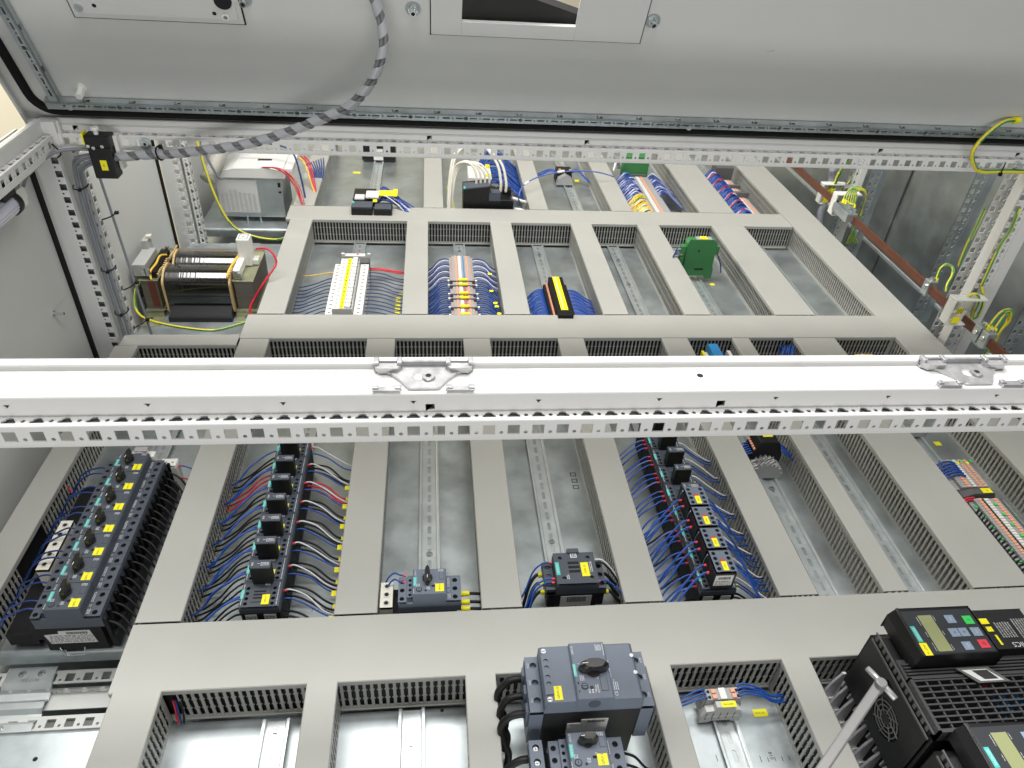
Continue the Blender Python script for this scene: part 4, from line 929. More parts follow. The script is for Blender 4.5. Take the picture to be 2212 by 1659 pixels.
# large contactor
for w_, y, z in (('upper', 164, 80), ('middle', 132, 82), ('lower', 128, 78)):
    wire([(575, y, z), (562, y, z), (545, y-8, z-10), (532, y-26, z-30), (520, y-40, 36)], 1.6, 'blue_wire', f'{w_} blue wire with red ferrule left of the single large contactor', 'blue wires of the large contactor', ferrule='red_ferrule')
for y, z in ((166, 80), (162, 78)):
    wire([(640, y, z), (655, y, z), (672, y-12, 66), (686, y-28, 46)], 1.6, 'white_wire' if y == 166 else 'black_wire', ('white' if y == 166 else 'black')+' wire arching from the right side of the single large contactor')
wire([(641, 128, 78), (656, 128, 78), (674, 118, 64), (690, 104, 44)], 1.6, 'blue_wire', 'blue wire from the right side of the single large contactor', ferrule='red_ferrule')
for k, y in enumerate((160, 144, 128)):
    o = wire([(566, y, 56), (552, y, 56), (540, y-12, 46), (534, y-26, 28), (528, y-36, 14)], 3, 'black_wire', f'{("upper", "middle", "lower")[k]} thick black wire with yellow sleeve left of the large contactor', 'thick black wires of the large contactor', n=9)
    MB('yellow').cyl((567, y, 56), (-1, 0, 0), 4.4, 12, 14, r2=3.6).build('sleeve', o)
    o = wire([(652, y, 52), (664, y, 52), (678, y-12, 42), (694, y-22, 30)], 3, 'black_wire', f'{("upper", "middle", "lower")[k]} thick black wire right of the large contactor', 'thick black wires of the large contactor', n=9)
    if k == 2: MB('yellow').cyl((651, y, 52), (1, 0, 0), 4.4, 10, 14, r2=3.6).build('sleeve', o)
# right contactor row
GL = 'wires left of the right contactor row'; GR = 'wires right of the right contactor row'
for i in range(8):
    y = 104+45.2*i
    for k in range(3):
        m_ = 'violet_wire' if (i+k) % 5 == 2 else 'blue_wire'
        wire([(797, y+38-11*k, 66), (787, y+37-11*k, 66), (770, y+30-11*k, 62+J(2)), (754, y+20-11*k+J(2), 52), (740, y+12-11*k, 42), (728, y+8-11*k, 38)], 1.6, m_, f'blue wire left of the {ORD[i]} contactor of the right row, {ORD[k]} of three', GL, ferrule='red_ferrule')
    if i < 4:
        for k in range(2):
            wire([(808, y+28-14*k, 102), (797, y+26-14*k, 101), (778, y+16-13*k+J(2), 88), (756, y-2-12*k+J(2), 66), (738, y-14-10*k, 48), (724, y-18-9*k, 42)], 1.8, 'blue_wire', f'long blue wire from the {ORD[i]} eight hole block down to the left, {("upper", "lower")[k]}', GL, ferrule='red_ferrule')
        for k in range(2):
            wire([(845, y+30-12*k, 100), (858, y+28-12*k, 100), (878, y+10-12*k+J(3), 80), (902, y-10-12*k+J(3), 50), (918, y-14-12*k, 44), (926, y-14-12*k, 42)], 1.6, 'blue_wire', f'blue wire from the {ORD[i]} eight hole block down to the right, {("upper", "lower")[k]}', GR)
        wire([(798, y+12, 40), (784, y+10, 40), (760, y-4, 34), (730, y-16, 26)], 1.8, 'black_wire', f'black wire low at the left of the {ORD[i]} contactor of the right row', GL)
    wire([(852, y+32, 64), (868, y+30, 64), (890, y+16+J(2), 54), (912, y+4, 44), (922, y+2, 42)], 1.5, 'white_wire', f'thin white wire right of the {ORD[i]} contactor of the right row', GR)
    for k in range(2):
        wire([(852, y+26-7*k, 60), (866, y+25-7*k, 60), (888, y+12-7*k+J(2), 50), (908, y+2-7*k, 42), (924, y+1-7*k, 40)], 1.5, 'blue_wire' if k else 'blue_dark', f'blue wire right of the {ORD[i]} contactor of the right row, {("nearer", "farther")[k]}', GR)
    if i in (0,):
        for k in range(3): wire([(852, y+16-8*k, 44), (868, y+15-8*k, 44), (892, y+4-8*k, 30), (918, y-2-8*k, 20)], 1.9, 'black_wire', f'black wire low at the near right end of the right contactor row, {ORD[k]}', GR)
    if i > 3 or i == 0: tag(MB('yellow').prism([(858, y+16), (866, y+14), (868, y+24), (860, y+27)], 'z', 58, 58.8).build('wire_marker'), f'yellow wire marker right of the {ORD[i]} contactor of the right row', 'wire marker', 'yellow wire markers at the right contactor row')

# ---- relay strip with orange levers (row 6)
t = thing('relay', 'black relay with orange levers and yellow label next to grey clip terminals', 'relay', (1036, 430, 0))
b = MB('black').prism([(-28, 8), (-28, 40), (-16, 76), (20, 76), (32, 44), (32, 8)], 'y', 4, 42); b.build('body', t, bevel=1)
for k in range(5): MB('orange').cyl((-23, 8+7*k, 56), (0, 1, 0), 2.8, 4.5, 10).build('lever', t)
MB('orange').cyl((28, 12, 52), (0, 1, 0), 2.6, 4, 10).build('lever', t)
label_plate(t, -6, 14, 22, 40, 76, '1KA', up='r', size=7)
b = MB('tb_light')
for k in range(5):
    h_ = 3*(k % 2); b.prism([(-32, 8), (-33, 20), (-27, 23), (-28, 33), (-21, 34+h_), (-19, 42), (-13, 36), (-10, 46-h_), (-5, 40), (0, 47), (4, 38+h_), (9, 45), (12, 36), (18, 41-h_), (20, 31), (27, 31), (26, 21), (32, 19), (30, 8)], 'y', -22+6.2*k, -18.6+6.2*k, 'tb_light' if k % 2 else 'tb_grey')
b.build('clip_terminals', t, bevel=.4)
for k in range(6): wire([(1009, 436+6*k, 50), (998, 434+6*k, 48), (988, 430+6*k, 40), (976, 426+6*k, 30)], 1.7, 'blue_wire', f'blue wire left of the relay with orange levers, {ORD[k]}', 'blue wires of the relay with orange levers')
for k in range(5): wire([(1066, 438+7*k, 48), (1078, 434+7*k, 46), (1092, 426+7*k, 36), (1100, 424+7*k, 34)], 1.7, 'blue_wire', f'blue wire right of the relay with orange levers, {ORD[k]}', 'blue wires of the relay with orange levers')

# ---- coloured terminals at the right edge (row 8)
def terminals(name, label, x, y0, n, pitch, cols, z=45, w=34, group=None, colmap=None):
    """modular terminals on a rail: body slices with coloured parts across x"""
    t = thing(name, label, 'terminal strip', (x, y0, 0), group); L = n*pitch
    b = MB('tb_grey')
    for k in range(n):
        b.cur = 'tb_grey' if not colmap else colmap(k)
        b.box(-w, w, k*pitch+.25, (k+1)*pitch-.25, 8, z-6); b.box(-w+8, w-8, k*pitch+.25, (k+1)*pitch-.25, z-6, z)
    b.build('terminal_bodies', t)
    lv = {}
    for (cx, cw, m, zz) in cols:
        q = MB(m)
        for k in range(n): q.box(cx-cw/2, cx+cw/2, k*pitch+pitch*.12, k*pitch+pitch*.88, zz, zz+1.2)
        q.build({'orange': 'lever_row', 'white_plastic': 'marker_row', 'hole': 'entry_row'}.get(m, 'bridge_row'), t)
    return t
C8 = [(-17, 7, 'orange', 52), (-11, 3, 'hole', 52), (-4, 9, 'white_plastic', 52), (13, 7, 'orange', 52), (24, 5, 'tb_dark', 52)]
t = terminals('terminal_strip', 'strip of coloured terminals with black wires at the right edge of the photo', 1410, 100, 32, 6.2, C8, 52, 36, 'coloured terminal strips')
q = MB('green_bright')
for k in range(1, 32, 4): q.box(2, 8, k*6.2+.5, k*6.2+5.7, 52, 54.2); q.box(29, 34, k*6.2+.5, k*6.2+5.7, 46, 48.4); q.box(-33, -26, k*6.2+.5, k*6.2+5.7, 46, 48.4)
q.build('green_markers', t)
for k in range(22): wire([(1386, 104+8.4*k, 46), (1374, 102+8*k, 47), (1362, 98+8*k, 40), (1350, 94+8*k, 26), (1340, 92+8*k, 20)], 2.1, 'black_wire', 'black wire in the dense row left of the coloured terminals at the right edge', 'black wires at the right edge terminals')
for k in range(2): wire([(1388, 303-5*k, 50), (1374, 302-5*k, 50), (1358, 300-5*k, 46), (1338, 300-6*k, 40)], 2.2, 'red_wire', f'{("upper", "lower")[k]} red wire at the far end of the coloured terminals', 'pair of red wires at the right edge')
t = terminals('terminal_strip', 'short block of green and yellow terminals with blue wires, upper right of the broad duct', 1408, 330, 12, 6.2, [(-12, 8, 'orange', 50), (0, 6, 'white_plastic', 50), (12, 5, 'orange', 50), (22, 5, 'orange', 50)], 50, 36, 'coloured terminal strips')
q = MB('green_bright')
for k in range(6): q.box(-20+10*k, -15+10*k, 60+(k % 2)*5, 66+(k % 2)*5, 51.2, 52.4, 'green_bright' if k % 2 else 'yellow')
q.build('earth_markers', t)
MB('tb_dark').prism([(-36, 8), (-30, 40), (-10, 48), (30, 48), (38, 30), (38, 8)], 'y', -16, -1).build('end_plate', t, bevel=.6)
label_plate(t, 8, 28, -14, -2, 48.2, 'X1', up='r', size=5); label_plate(P2, 1441, 1458, 300, 318, .2, 'X1', up='r', size=5, name='plate_label')
b = MB('tb_grey')
for k in range(5): b.prism([(-30, 8), (-28, 24), (-18, 36), (0, 40), (16, 38), (28, 22), (28, 8)], 'y', -40+4.6*k, -37+4.6*k)
b.build('clip_terminals', t, bevel=.3)
for k in range(6): wire([(1404, 392-7*k, 52), (1390, 394-7*k, 56), (1374, 392-7*k, 52), (1356, 388-7*k, 44), (1340, 386-7*k, 36)], 2.2, 'blue_wire', f'blue wire arching over the short green and yellow terminals, {ORD[k]} from the far end', 'blue wires at the short terminal block')
t = thing('end_clamp', 'grey clip terminal just below the double beam in the right bay', 'terminal', (1408, 520, 0))
b = MB('tb_grey')
for k in range(4): b.prism([(-28, 8), (-26, 24), (-16, 36), (0, 42), (16, 36), (28, 22), (28, 8)], 'y', 4.6*k, 3+4.6*k)
b.build('body', t, bevel=.3); label_plate(P2, 1452, 1466, 500, 512, .2, None, name='plate_label')

# ---- bits seen just above the double beam
t = thing('terminal_strip', 'bright blue and white terminals peeping out above the double beam, right of the centre', 'terminal strip', (1036, 640, 0), 'coloured terminal strips')
MB('blue_tb').box(-44, -22, 0, 128, 8, 40).box(-8, 14, -10, 150, 8, 66).build('blue_terminals', t, bevel=1)
MB('yellow').box(-26, -20, 0, 136, 44, 56).build('yellow_marker', t); MB('white_plastic').box(-20, -14, 0, 130, 44, 56).box(34, 42, 0, 134, 40, 58).build('white_markers', t, bevel=1)
t = thing('wire_bundle', 'bundle of dark blue wires in the narrow bay above the double beam', 'wires', (0, 0, 0)); b = MB('blue_dark')
for k in range(22): x = 1200+J(14); y = 760+J(14); b.cur = 'blue_wire' if k % 3 else 'black_wire'; b.tube([(x, y-60, 20), (x+6, y-10, 46+J(8)), (x+18, y+20, 60+J(5)), (x+30, y+50, 40)], 1.8, 5, sub=4)
b.build('strands', t, smooth=True)
t = terminals('terminal_strip', 'orange striped terminals peeping out above the double beam at the right', 1404, 640, 24, 5.2, [(-16, 4, 'orange', 52), (-4, 6, 'white_plastic', 52), (8, 4, 'orange', 52), (18, 4, 'orange', 52)], 52, 30, 'coloured terminal strips', lambda k: 'earth_yellow' if k > 21 else 'tb_grey')
for k in range(10): STUFF.tube([(1380, 690+7*k, 46), (1368, 688+7*k, 50), (1352, 682+7*k, 44), (1340, 680+7*k, 30)], 1.8, 6, 'blue_dark')

# ================================================================== CABINET 3
# ---- fuse terminals
GF = 'fuse terminals in the first bay behind the double beam'
def fuse(loc, label):
    t = thing('fuse_terminal', label, 'fuse terminal', loc, GF); w = 17.4
    b = MB('white_plastic').box(-43, -20, .2, w, 8, 60).box(22, 43, .2, w, 8, 60).box(-26, 20, .2, w, 8, 76); b.build('body', t, bevel=.5)
    MB('hole').box(-37, -31, 7, 10, 60, 60.3).build('entry', t); MB('hole').box(30, 36, 7, 10, 60, 60.3).build('entry', t)
    MB('yellow').box(-9, 1, .4, w-.2, 76, 76.5).build('marker', t); scribble_ = MB('lettering_black'); scribble_.box(-6, -2, 5, 9, 76.5, 76.7); scribble_.box(-20, -15, 4, 5, 76.2, 76.4).box(-20, -15, 8, 9, 76.2, 76.4).build('print', t)
    MB('tb_dark').box(3, 19, 1, w-1, 76, 76.4).build('recess', t)
    MB('white_plastic').cyl((5, 8.5, 77), (1, 0, 0), 7, 12, 16).build('lever', t, bevel=.5)
    return t
f0 = fuse((187, 924, 0), 'white fuse terminal with yellow marker, nearest of its row')
FW = ['', 'second', 'third', 'fourth', 'fifth', 'sixth', 'seventh', 'eighth', 'ninth', 'tenth', 'eleventh', 'twelfth', 'thirteenth', 'farthest']
for i in range(1, 14): copy_tree(f0, (187, 924+17.8*i, 0), f'white fuse terminal with yellow marker, {FW[i]} of its row from the near end')
t = thing('supply_terminal', 'grey supply terminal with red wires at the far end of the fuse terminals', 'terminal', (190, 1178, 0))
MB('tb_dark').box(-36, 40, 0, 30, 8, 62).build('base', t, bevel=1); MB('white_plastic').box(-34, -24, 30, 36, 50, 72).box(34, 42, 30, 36, 50, 72).box(-24, 28, 30, 44, 8, 66).build('body', t, bevel=1)
MB('yellow').box(-14, 12, 2, 12, 62, 64).build('marker', t); MB('red').cyl((8, 38, 66), Z, 3, 1, 10).build('screw', t)
for k in range(14):
    y = 933+17.8*k
    if k > 0: STUFF.tube([(230, y, 40), (244, y, 40), (270, y+J(3)+3, 34), (300, y-6+J(4), 28), (326, y-8, 24)], 1.5, 6, 'blue_dark')
    if k < 12: STUFF.tube([(144, y, 40), (130, y, 40), (104, y-4+J(4), 32), (74, y-8+J(4), 22), (54, y-10, 20)], 1.5, 6, 'blue_dark')
for k in range(3): wire([(230, 1196+5*k, 30), (256, 1198+4*k, 30), (296, 1192+4*k, 26), (328, 1190+4*k, 24)], 2, 'red_wire', f'red wire at the far end of the fuse terminals, {ORD[k]}', 'red wires of the supply terminal')
wire([(152, 1196, 24), (120, 1194, 22), (80, 1190, 18), (54, 1186, 16)], 1.6, 'amber', 'thin orange wire left of the far end of the fuse terminals')
for k in range(10): tag(MB('yellow').box(300, 312, 930+18*k, 943+18*k, .1, .7).build('plate_marker'), f'yellow plate marker right of the fuse terminals, {FW[k+1] if k else "nearest"} of its column', 'marker', 'yellow plate markers')
# ---- terminal strip with yellow markers
def tb3(k): return 'tb_grey'
t = terminals('terminal_strip', 'grey terminal strip with orange and white stripes and six yellow end markers', 472, 915, 62, 5.4, [(-24, 4.5, 'orange', 41), (-14, 5, 'orange', 47), (-4, 8, 'white_plastic', 47), (6, 3, 'blue_tb', 47), (15, 5, 'orange', 47), (25, 4.5, 'orange', 41)], 47, 33, 'coloured terminal strips')
for i, yy in enumerate((22, 58, 100, 122, 166, 190)):
    MB('tb_dark').box(-38, 38, yy, yy+3, 8, 50).build('partition', t); MB('yellow').box(-10, 12, yy-2, yy+6, 50, 55).build('yellow_marker', t, bevel=.6)
    for xx in (-38, 33): MB('white_plastic').box(xx, xx+5, yy-1, yy+5, 30, 51).build('partition_edge', t)
MB('red').box(4, 7, 0, 160, 48.2, 49.4).build('red_bridge', t)
GB3 = 'wires of the terminal strip with yellow markers'
for k in range(30):
    y = 928+10.6*k; m_ = ('violet_wire', 'white_wire', 'blue_dark')[k % 3] if k > 17 else ('blue_wire', 'blue_dark')[k % 2]
    STUFF.tube([(440, y, 44), (428, y, 46), (412, y-4+J(2), 42), (396, y-14+J(4), 28), (382, y-18, 18)], 1.7, 6, m_)
    STUFF.tube([(504, y, 44), (518, y, 46), (536, y-4+J(2), 42), (552, y-14+J(4), 30), (568, y-18, 22)], 1.7, 6, m_)
for k, (x, y) in enumerate(((540, 1060), (546, 1000), (548, 984), (552, 950), (548, 936), (542, 1150))): tag(MB('yellow').box(x, x+10, y, y+9, 44, 44.7).build('wire_marker'), 'small yellow wire marker right of the terminal strip with yellow markers', 'wire marker', 'yellow wire markers behind the double beam')
# ---- black relay strip with yellow label strip
t = thing('relay_strip', 'row of slim black relays with one long yellow label strip and orange levers', 'relay', (708, 886, 0))
b = MB('black_matt')
for k in range(30): b.box(-18, 18, k*6.2+.2, k*6.2+6, 60, 82); b.box(-30, 30, k*6.2+.2, k*6.2+6, 8, 60)
b.build('relay_bodies', t)
MB('yellow').box(-8, 9, 24, 186, 82, 83).build('label_strip', t); q = MB('lettering_black'); scribble(q, -3, 3, 28, 180, 83, 1, seed=77); q.build('print', t)
b = MB('orange')
for k in range(30): b.box(-24, -20, k*6.2+1, k*6.2+5, 60, 66)
b.build('lever_row', t)
for k in range(30):
    y = 890+6*k
    STUFF.tube([(678, y, 48), (668, y, 50), (654, y-3+J(3), 44), (640, y-10+J(5), 30), (622, y-12, 20)], 1.8, 6, 'blue_wire')
    STUFF.tube([(738, y, 46), (750, y, 48), (768, y-3+J(3), 42), (786, y-10+J(5), 30), (806, y-12, 22)], 1.8, 6, 'blue_wire' if k % 3 else 'violet_wire')
tag(MB('yellow').prism([(772, 905), (780, 903), (792, 940), (776, 938)], 'z', 46, 47).build('wire_marker'), 'larger folded yellow wire marker right of the slim black relays', 'wire marker', 'yellow wire markers behind the double beam')
# ---- green box
t = thing('green_relay', 'green upright relay module with yellow label, standing alone on its rail', 'relay module', (1130, 1200, 0))
b = MB('green_box').prism([(-44, 12), (-44, 40), (-38, 54), (-40, 118), (-34, 128), (34, 128), (44, 118), (44, 54), (48, 40), (48, 12), (30, 12), (26, 20), (-20, 20), (-24, 12)], 'y', 0, 22); b.build('body', t, bevel=1.2)
MB('green_box').box(-54, -40, 2, 20, 84, 108).box(-52, -40, 2, 20, 56, 74).build('plug', t, bevel=1); MB('green_box').box(40, 54, 2, 20, 84, 108).build('plug', t, bevel=1)
MB('hole').box(-6, 20, -.2, 0, 38, 43).cyl((-4, -.2, 96), (0, 1, 0), 3, .3, 14).build('recess', t)
MB('tb_grey').box(-16, 28, 2, 20, 128, 130).build('marker_carrier', t); MB('yellow').box(-4, 15, 2, 20, 130, 131).build('marker', t)
for k in range(7): wire([(1078, 1204+2*k, 104-6*k), (1066, 1206+2*k, 102-6*k), (1058, 1204+3*k, 80-5*k), (1054, 1200+3*k, 44)], 1.7, ('blue_dark', 'white_wire', 'blue_dark', 'violet_wire')[k % 4], f'dark blue or white wire at the left of the green relay module, {ORD[k]}', 'wires of the green relay module')
for k in range(4): wire([(1174, 1208+2*k, 90), (1186, 1210+2*k, 82), (1200, 1206, 52), (1204, 1200, 30)], 1.7, 'blue_dark', f'dark blue wire at the right of the green relay module, {ORD[k]}', 'wires of the green relay module')
label_plate(P3, 1175, 1188, 1180, 1190, .2, None, name='plate_label')
label_plate(P3, 316-8, 320, 1120, 1132, .2, None, name='plate_label')

# ================================================================== CABINET 4 (behind the far beam)
t = thing('controller', 'black modular controller with white card and yellow markers at the far left bay', 'controller', (205, 1448, 0))
MB('black').box(-42, 22, 60, 144, 8, 96).box(-42, 18, 0, 50, 8, 92).box(22, 74, 0, 60, 8, 88).build('housing', t, bevel=1)
MB('device_grey').box(-42, 18, 4, 46, 92, 97).box(24, 72, 6, 44, 88, 92).build('front', t, bevel=.6); MB('teal').box(-41, -36, 30, 46, 97, 97.6).build('maker_strip', t)
MB('white_plastic').box(-4, 34, 60, 108, 100, 104).build('card', t); MB('yellow').box(34, 86, 70, 108, 104, 106).box(76, 88, 66, 118, 104, 107).box(18, 30, 40, 56, 97, 99).build('label_strip', t)
b = MB('sticker').box(-36, -8, 56, 90, 96, 100); b.build('terminal_cover', t)
t = thing('wire_bundle', 'thick bundle of blue wires from the far left controller into the duct', 'wires', (0, 0, 0)); b = MB('blue_wire')
for k in range(34):
    y = 1490+J(34); b.cur = ('blue_dark', 'blue_dark', 'blue_wire', 'violet_wire')[k % 4] if k % 9 else 'white_wire'
    b.tube([(228, y+56+J(10), 70), (250, y+60+J(8), 96+J(10)), (290, y+40+J(8), 90+J(10)), (330, y+12, 66+J(8)), (376, y-6, 44)], 1.9, 5, sub=4)
b.build('strands', t, smooth=True)
for k in range(4): tag(MB('yellow').box(140, 158, 1470+14*k, 1481+14*k, .1, .8).build('plate_marker'), f'yellow plate marker left of the far controller, {ORD[k]}', 'marker', 'yellow plate markers')
tag(MB('yellow').box(120, 146, 1960, 1975, .1, .8).build('plate_marker'), 'single yellow plate marker high in the far left bay', 'marker', 'yellow plate markers')
t = thing('controller', 'dark module on the rail partly hidden by the far beam, far left bay', 'controller', (205, 2070, 0)); MB('black').box(-60, 60, 0, 60, 8, 60).build('housing', t, bevel=1); MB('white_plastic').box(-18, 16, -2, 0, 10, 50).build('foot', t)
# meter with grey cables
t = thing('controller', 'black angular module with grey top and plugged grey cables in the second far bay', 'controller', (568, 1530, 0))
MB('black').prism([(-78, 8), (-78, 124), (0, 134), (0, 118), (74, 92), (74, 8)], 'y', 0, 60).build('housing', t, bevel=1)
MB('device_grey').prism([(-78, 124), (0, 134), (0, 137), (-78, 128)], 'y', -.5, 46).box(0, 74, -.5, 60, 90, 94).box(0, 34, -.6, 30, 94, 116).build('front', t)
MB('teal').box(-78, -72, -1, 10, 126, 130).build('maker_strip', t)
for k in range(5): MB('black_matt').box(4+16*k-8, 14+16*k-8, 30, 60, 94, 112).build('plug', t)
MB('black_matt').box(36, 70, -.8, 20, 70, 92).build('socket', t)
G5 = 'grey cables plugged into the angular module'
for k in range(4): wire([(530+13*k, 1560, 128), (528+13*k, 1562, 160), (514+10*k, 1570, 186), (484+8*k, 1580, 190), (462+4*k, 1590, 160), (452+3*k, 1580, 90), (448+3*k, 1556, 20)], 3.6, 'ivory', f'grey white cable arching from the angular module to the left, {("first", "second", "third", "fourth")[k]} from left', G5, name='cable', cat='cable', n=8)
for k in range(2): wire([(604+16*k, 1556, 108), (604+16*k, 1560, 140), (590+14*k, 1580, 190), (550+10*k, 1610, 232-6*k), (500+6*k, 1620, 236-6*k), (460+6*k, 1606, 190), (446+6*k, 1570, 90), (444+6*k, 1545, 20)], 4.6, 'ivory', f'{("left", "right")[k]} tall arch of grey white cable from the right of the angular module', G5, name='cable', cat='cable', n=8)
wire([(560, 1640, 60), (600, 1640, 66), (660, 1620, 60), (700, 1612, 50)], 6, 'white_plastic', 'white cable running right behind the angular module', name='cable', cat='cable', n=9)
wire([(648, 1540, 60), (668, 1540, 58), (690, 1538, 50)], 6, 'white_plastic', 'short white sleeve right of the angular module', name='cable', cat='cable', n=9)
t = thing('wire_bundle', 'big bundle of bright blue wires right of the angular module', 'wires', (0, 0, 0)); b = MB('blue_wire')
for k in range(60):
    y = 1700+k*5+J(6); b.cur = 'blue_dark' if k % 3 == 0 else 'blue_wire'
    b.tube([(570+J(8), y+10, 40), (590, y+20, 70+J(12)), (630, y+6+J(8), 74+J(10)), (670, y-16, 50+J(6)), (700, y-24, 30)], 2.1, 5, sub=4)
b.build('strands', t, smooth=True)
t = thing('controller', 'upright grey white module behind the arched grey cables', 'controller', (545, 1720, 0)); MB('black').box(-44, 40, -90, 0, 8, 70).build('housing', t, bevel=1); b = MB('white_plastic')
for k in range(12): b.box(-30, 46, 8+9*k, 14+9*k, 60, 84)
b.build('terminal_rows', t, bevel=.6); MB('yellow').box(26, 44, 20, 32, 84, 90).build('marker', t); MB('yellow').box(30, 44, 96, 110, 84, 92).build('marker', t)
for k in range(13): tag(MB('yellow').box(448, 468, 1600+15*k+(80 if k > 9 else 0), 1611+15*k+(80 if k > 9 else 0), .1, .8).build('plate_marker'), f'yellow plate marker left of the angular module, {FW[k+1] if k else "nearest"} of its column', 'marker', 'yellow plate markers')
tag(MB('yellow').cyl((456, 1560, .1), Z, 7, .8, 16).build('plate_marker'), 'round yellow plate marker left of the angular module', 'marker', 'yellow plate markers')
# third bay: relay and thin blue wire
t = thing('relay', 'small black relay with orange levers and grey clips below the far beam', 'relay', (862, 1900, 0))
MB('black').prism([(-30, 8), (-26, 50), (24, 50), (30, 8)], 'y', 0, 40).build('body', t, bevel=1); MB('orange').box(-22, -14, 2, 8, 50, 54).box(16, 22, 2, 8, 50, 54).build('lever', t)
b = MB('tb_grey')
for k in range(4): b.prism([(-30, 8), (-24, 30), (0, 44), (24, 30), (30, 8)], 'y', -26+6*k, -22+6*k)
b.build('clip_terminals', t); MB('yellow').box(40, 56, 0, 14, 10, 14).build('marker', t)
for k in range(3): wire([(836, 1910+8*k, 40), (810, 1912+8*k, 44), (780, 1900+8*k, 34), (750, 1890+8*k, 28)], 2.2, 'blue_wire', f'blue wire left of the small black relay below the far beam, {ORD[k]}', 'blue wires of the small far relay'); wire([(890, 1910+8*k, 40), (912, 1912+8*k, 44), (934, 1890+8*k, 30), (946, 1860+8*k, 24)], 2.2, 'blue_wire', f'blue wire right of the small black relay below the far beam, {ORD[k]}', 'blue wires of the small far relay')
p0 = [tuple(Q(1780, 560, 3.456, x, y, z=zz)) for x, y, zz in ((930, 840, 40), (905, 760, 80), (940, 640, 100), (1010, 560, 105), (1200, 470, 112), (1480, 400, 118), (1750, 385, 118), (2000, 410, 108), (2200, 470, 92))]
o = wire(p0, 2.4, 'violet_wire', 'thin blue wire looping freely over two ducts below the far beam', n=8)
for a_, b_ in ((3, 0), (5, 0)):
    c_ = Vector(p0[a_]); d_ = (Vector(p0[a_+1])-Vector(p0[a_-1])).normalized(); MB('white_plastic').cyl(tuple(c_-d_*12), tuple(d_), 4, 24, 10).build('wire_tag', o)
# fourth bay
t = terminals('terminal_strip', 'far terminal strip with orange stripes and a white centre, yellow wires on its left', 1128, 1512, 60, 6, [(-30, 6, 'orange', 45), (-12, 12, 'white_plastic', 45), (2, 8, 'orange', 45), (12, 4, 'orange', 43), (22, 4, 'earth_yellow', 40)], 45, 36, 'coloured terminal strips')
MB('tb_dark').box(-30, 22, 364, 376, 8, 50).build('end_clamp', t)
t = thing('green_module', 'dark green upright module below the far beam', 'relay module', (1115, 1890, 0)); MB('green_box').box(-46, 44, 0, 40, 8, 110).build('body', t, bevel=2)
t = thing('wire_bundle', 'bundle of curled yellow and green wires at the near left of the far terminal strip', 'wires', (0, 0, 0)); b = MB('amber')
for k in range(44):
    y = 1512+3.6*k+J(3); b.cur = ('amber', 'earth_yellow', 'amber', 'green_box', 'white_wire')[k % 5]
    b.tube([(1098, y, 44), (1086, y+4, 58+J(4)), (1066, y, 62+J(4)), (1046, y-6, 46), (1030, y-8, 26)], 2.4, 5, sub=4)
b.build('strands', t, smooth=True)
t = thing('wire_bundle', 'bundle of blue and white wires at the far left of the far terminal strip', 'wires', (0, 0, 0)); b = MB('blue_wire')
for k in range(44):
    y = 1672+4.4*k+J(3); b.cur = ('blue_dark', 'white_wire', 'blue_wire', 'violet_wire')[k % 4]
    b.tube([(1098, y, 44), (1086, y+4, 58+J(4)), (1066, y, 62+J(4)), (1046, y-6, 46), (1030, y-8, 26)], 2.4, 5, sub=4)
b.build('strands', t, smooth=True)
t = thing('wire_bundle', 'bundle of blue violet wires right of the far terminal strip', 'wires', (0, 0, 0)); b = MB('violet_wire')
for k in range(40):
    y = 1700+4.4*k+J(3); b.cur = ('blue_dark', 'violet_wire', 'blue_dark', 'white_wire')[k % 4]
    b.tube([(1156, y, 44), (1170, y, 54+J(4)), (1190, y-12, 46), (1214, y-34, 28), (1228, y-46, 20)], 2.2, 5, sub=4)
b.build('strands', t, smooth=True)
for k in range(3): wire([(1062-4*k, 1910, 60), (1046-4*k, 1880, 96), (1024-2*k, 1830, 110), (1010, 1800, 92)], 3, 'white_plastic', f'white cable slanting down beside the dark green module, {ORD[k]}', 'white cables beside the dark green module', name='cable', cat='cable')
# fifth bay
t = terminals('terminal_strip', 'far right terminal strip with orange stripes beside dark blue wires', 1440, 1512, 58, 6, [(-14, 8, 'orange', 45), (-4, 6, 'white_plastic', 45), (6, 8, 'orange', 45)], 45, 26, 'coloured terminal strips')
for bx in ((-28, 24, 190, 206, 8, 62), (-34, 30, 372, 420, 8, 80), (-30, 24, 270, 282, 8, 56)): MB('tb_dark').box(*bx).build('end_clamp', t)
t = thing('wire_bundle', 'bundle of bright blue wires left of the far right terminal strip', 'wires', (0, 0, 0)); b = MB('blue_wire')
for k in range(90):
    y = 1512+4.4*k+J(3); b.cur = ('blue_wire', 'blue_dark', 'blue_wire')[k % 3] if k % 14 < 12 else ('red_wire', 'white_wire')[k % 2]
    b.tube([(1424, y, 44), (1412, y+3, 58+J(4)), (1392, y, 62+J(5)), (1372, y-8, 44), (1350, y-10, 24)], 2.4, 5, sub=4)
b.build('strands', t, smooth=True)

tag(STUFF.build('wires', smooth=True), 'many thin blue and white wires at the terminal strips behind the double beam', 'wires', kind='stuff')
# ================================================================== TRANSFORMER AND POWER SUPPLY
t = thing('transformer', 'big open transformer with two black shiny coils on a laminated core', 'transformer', (-160, 1060, 0))
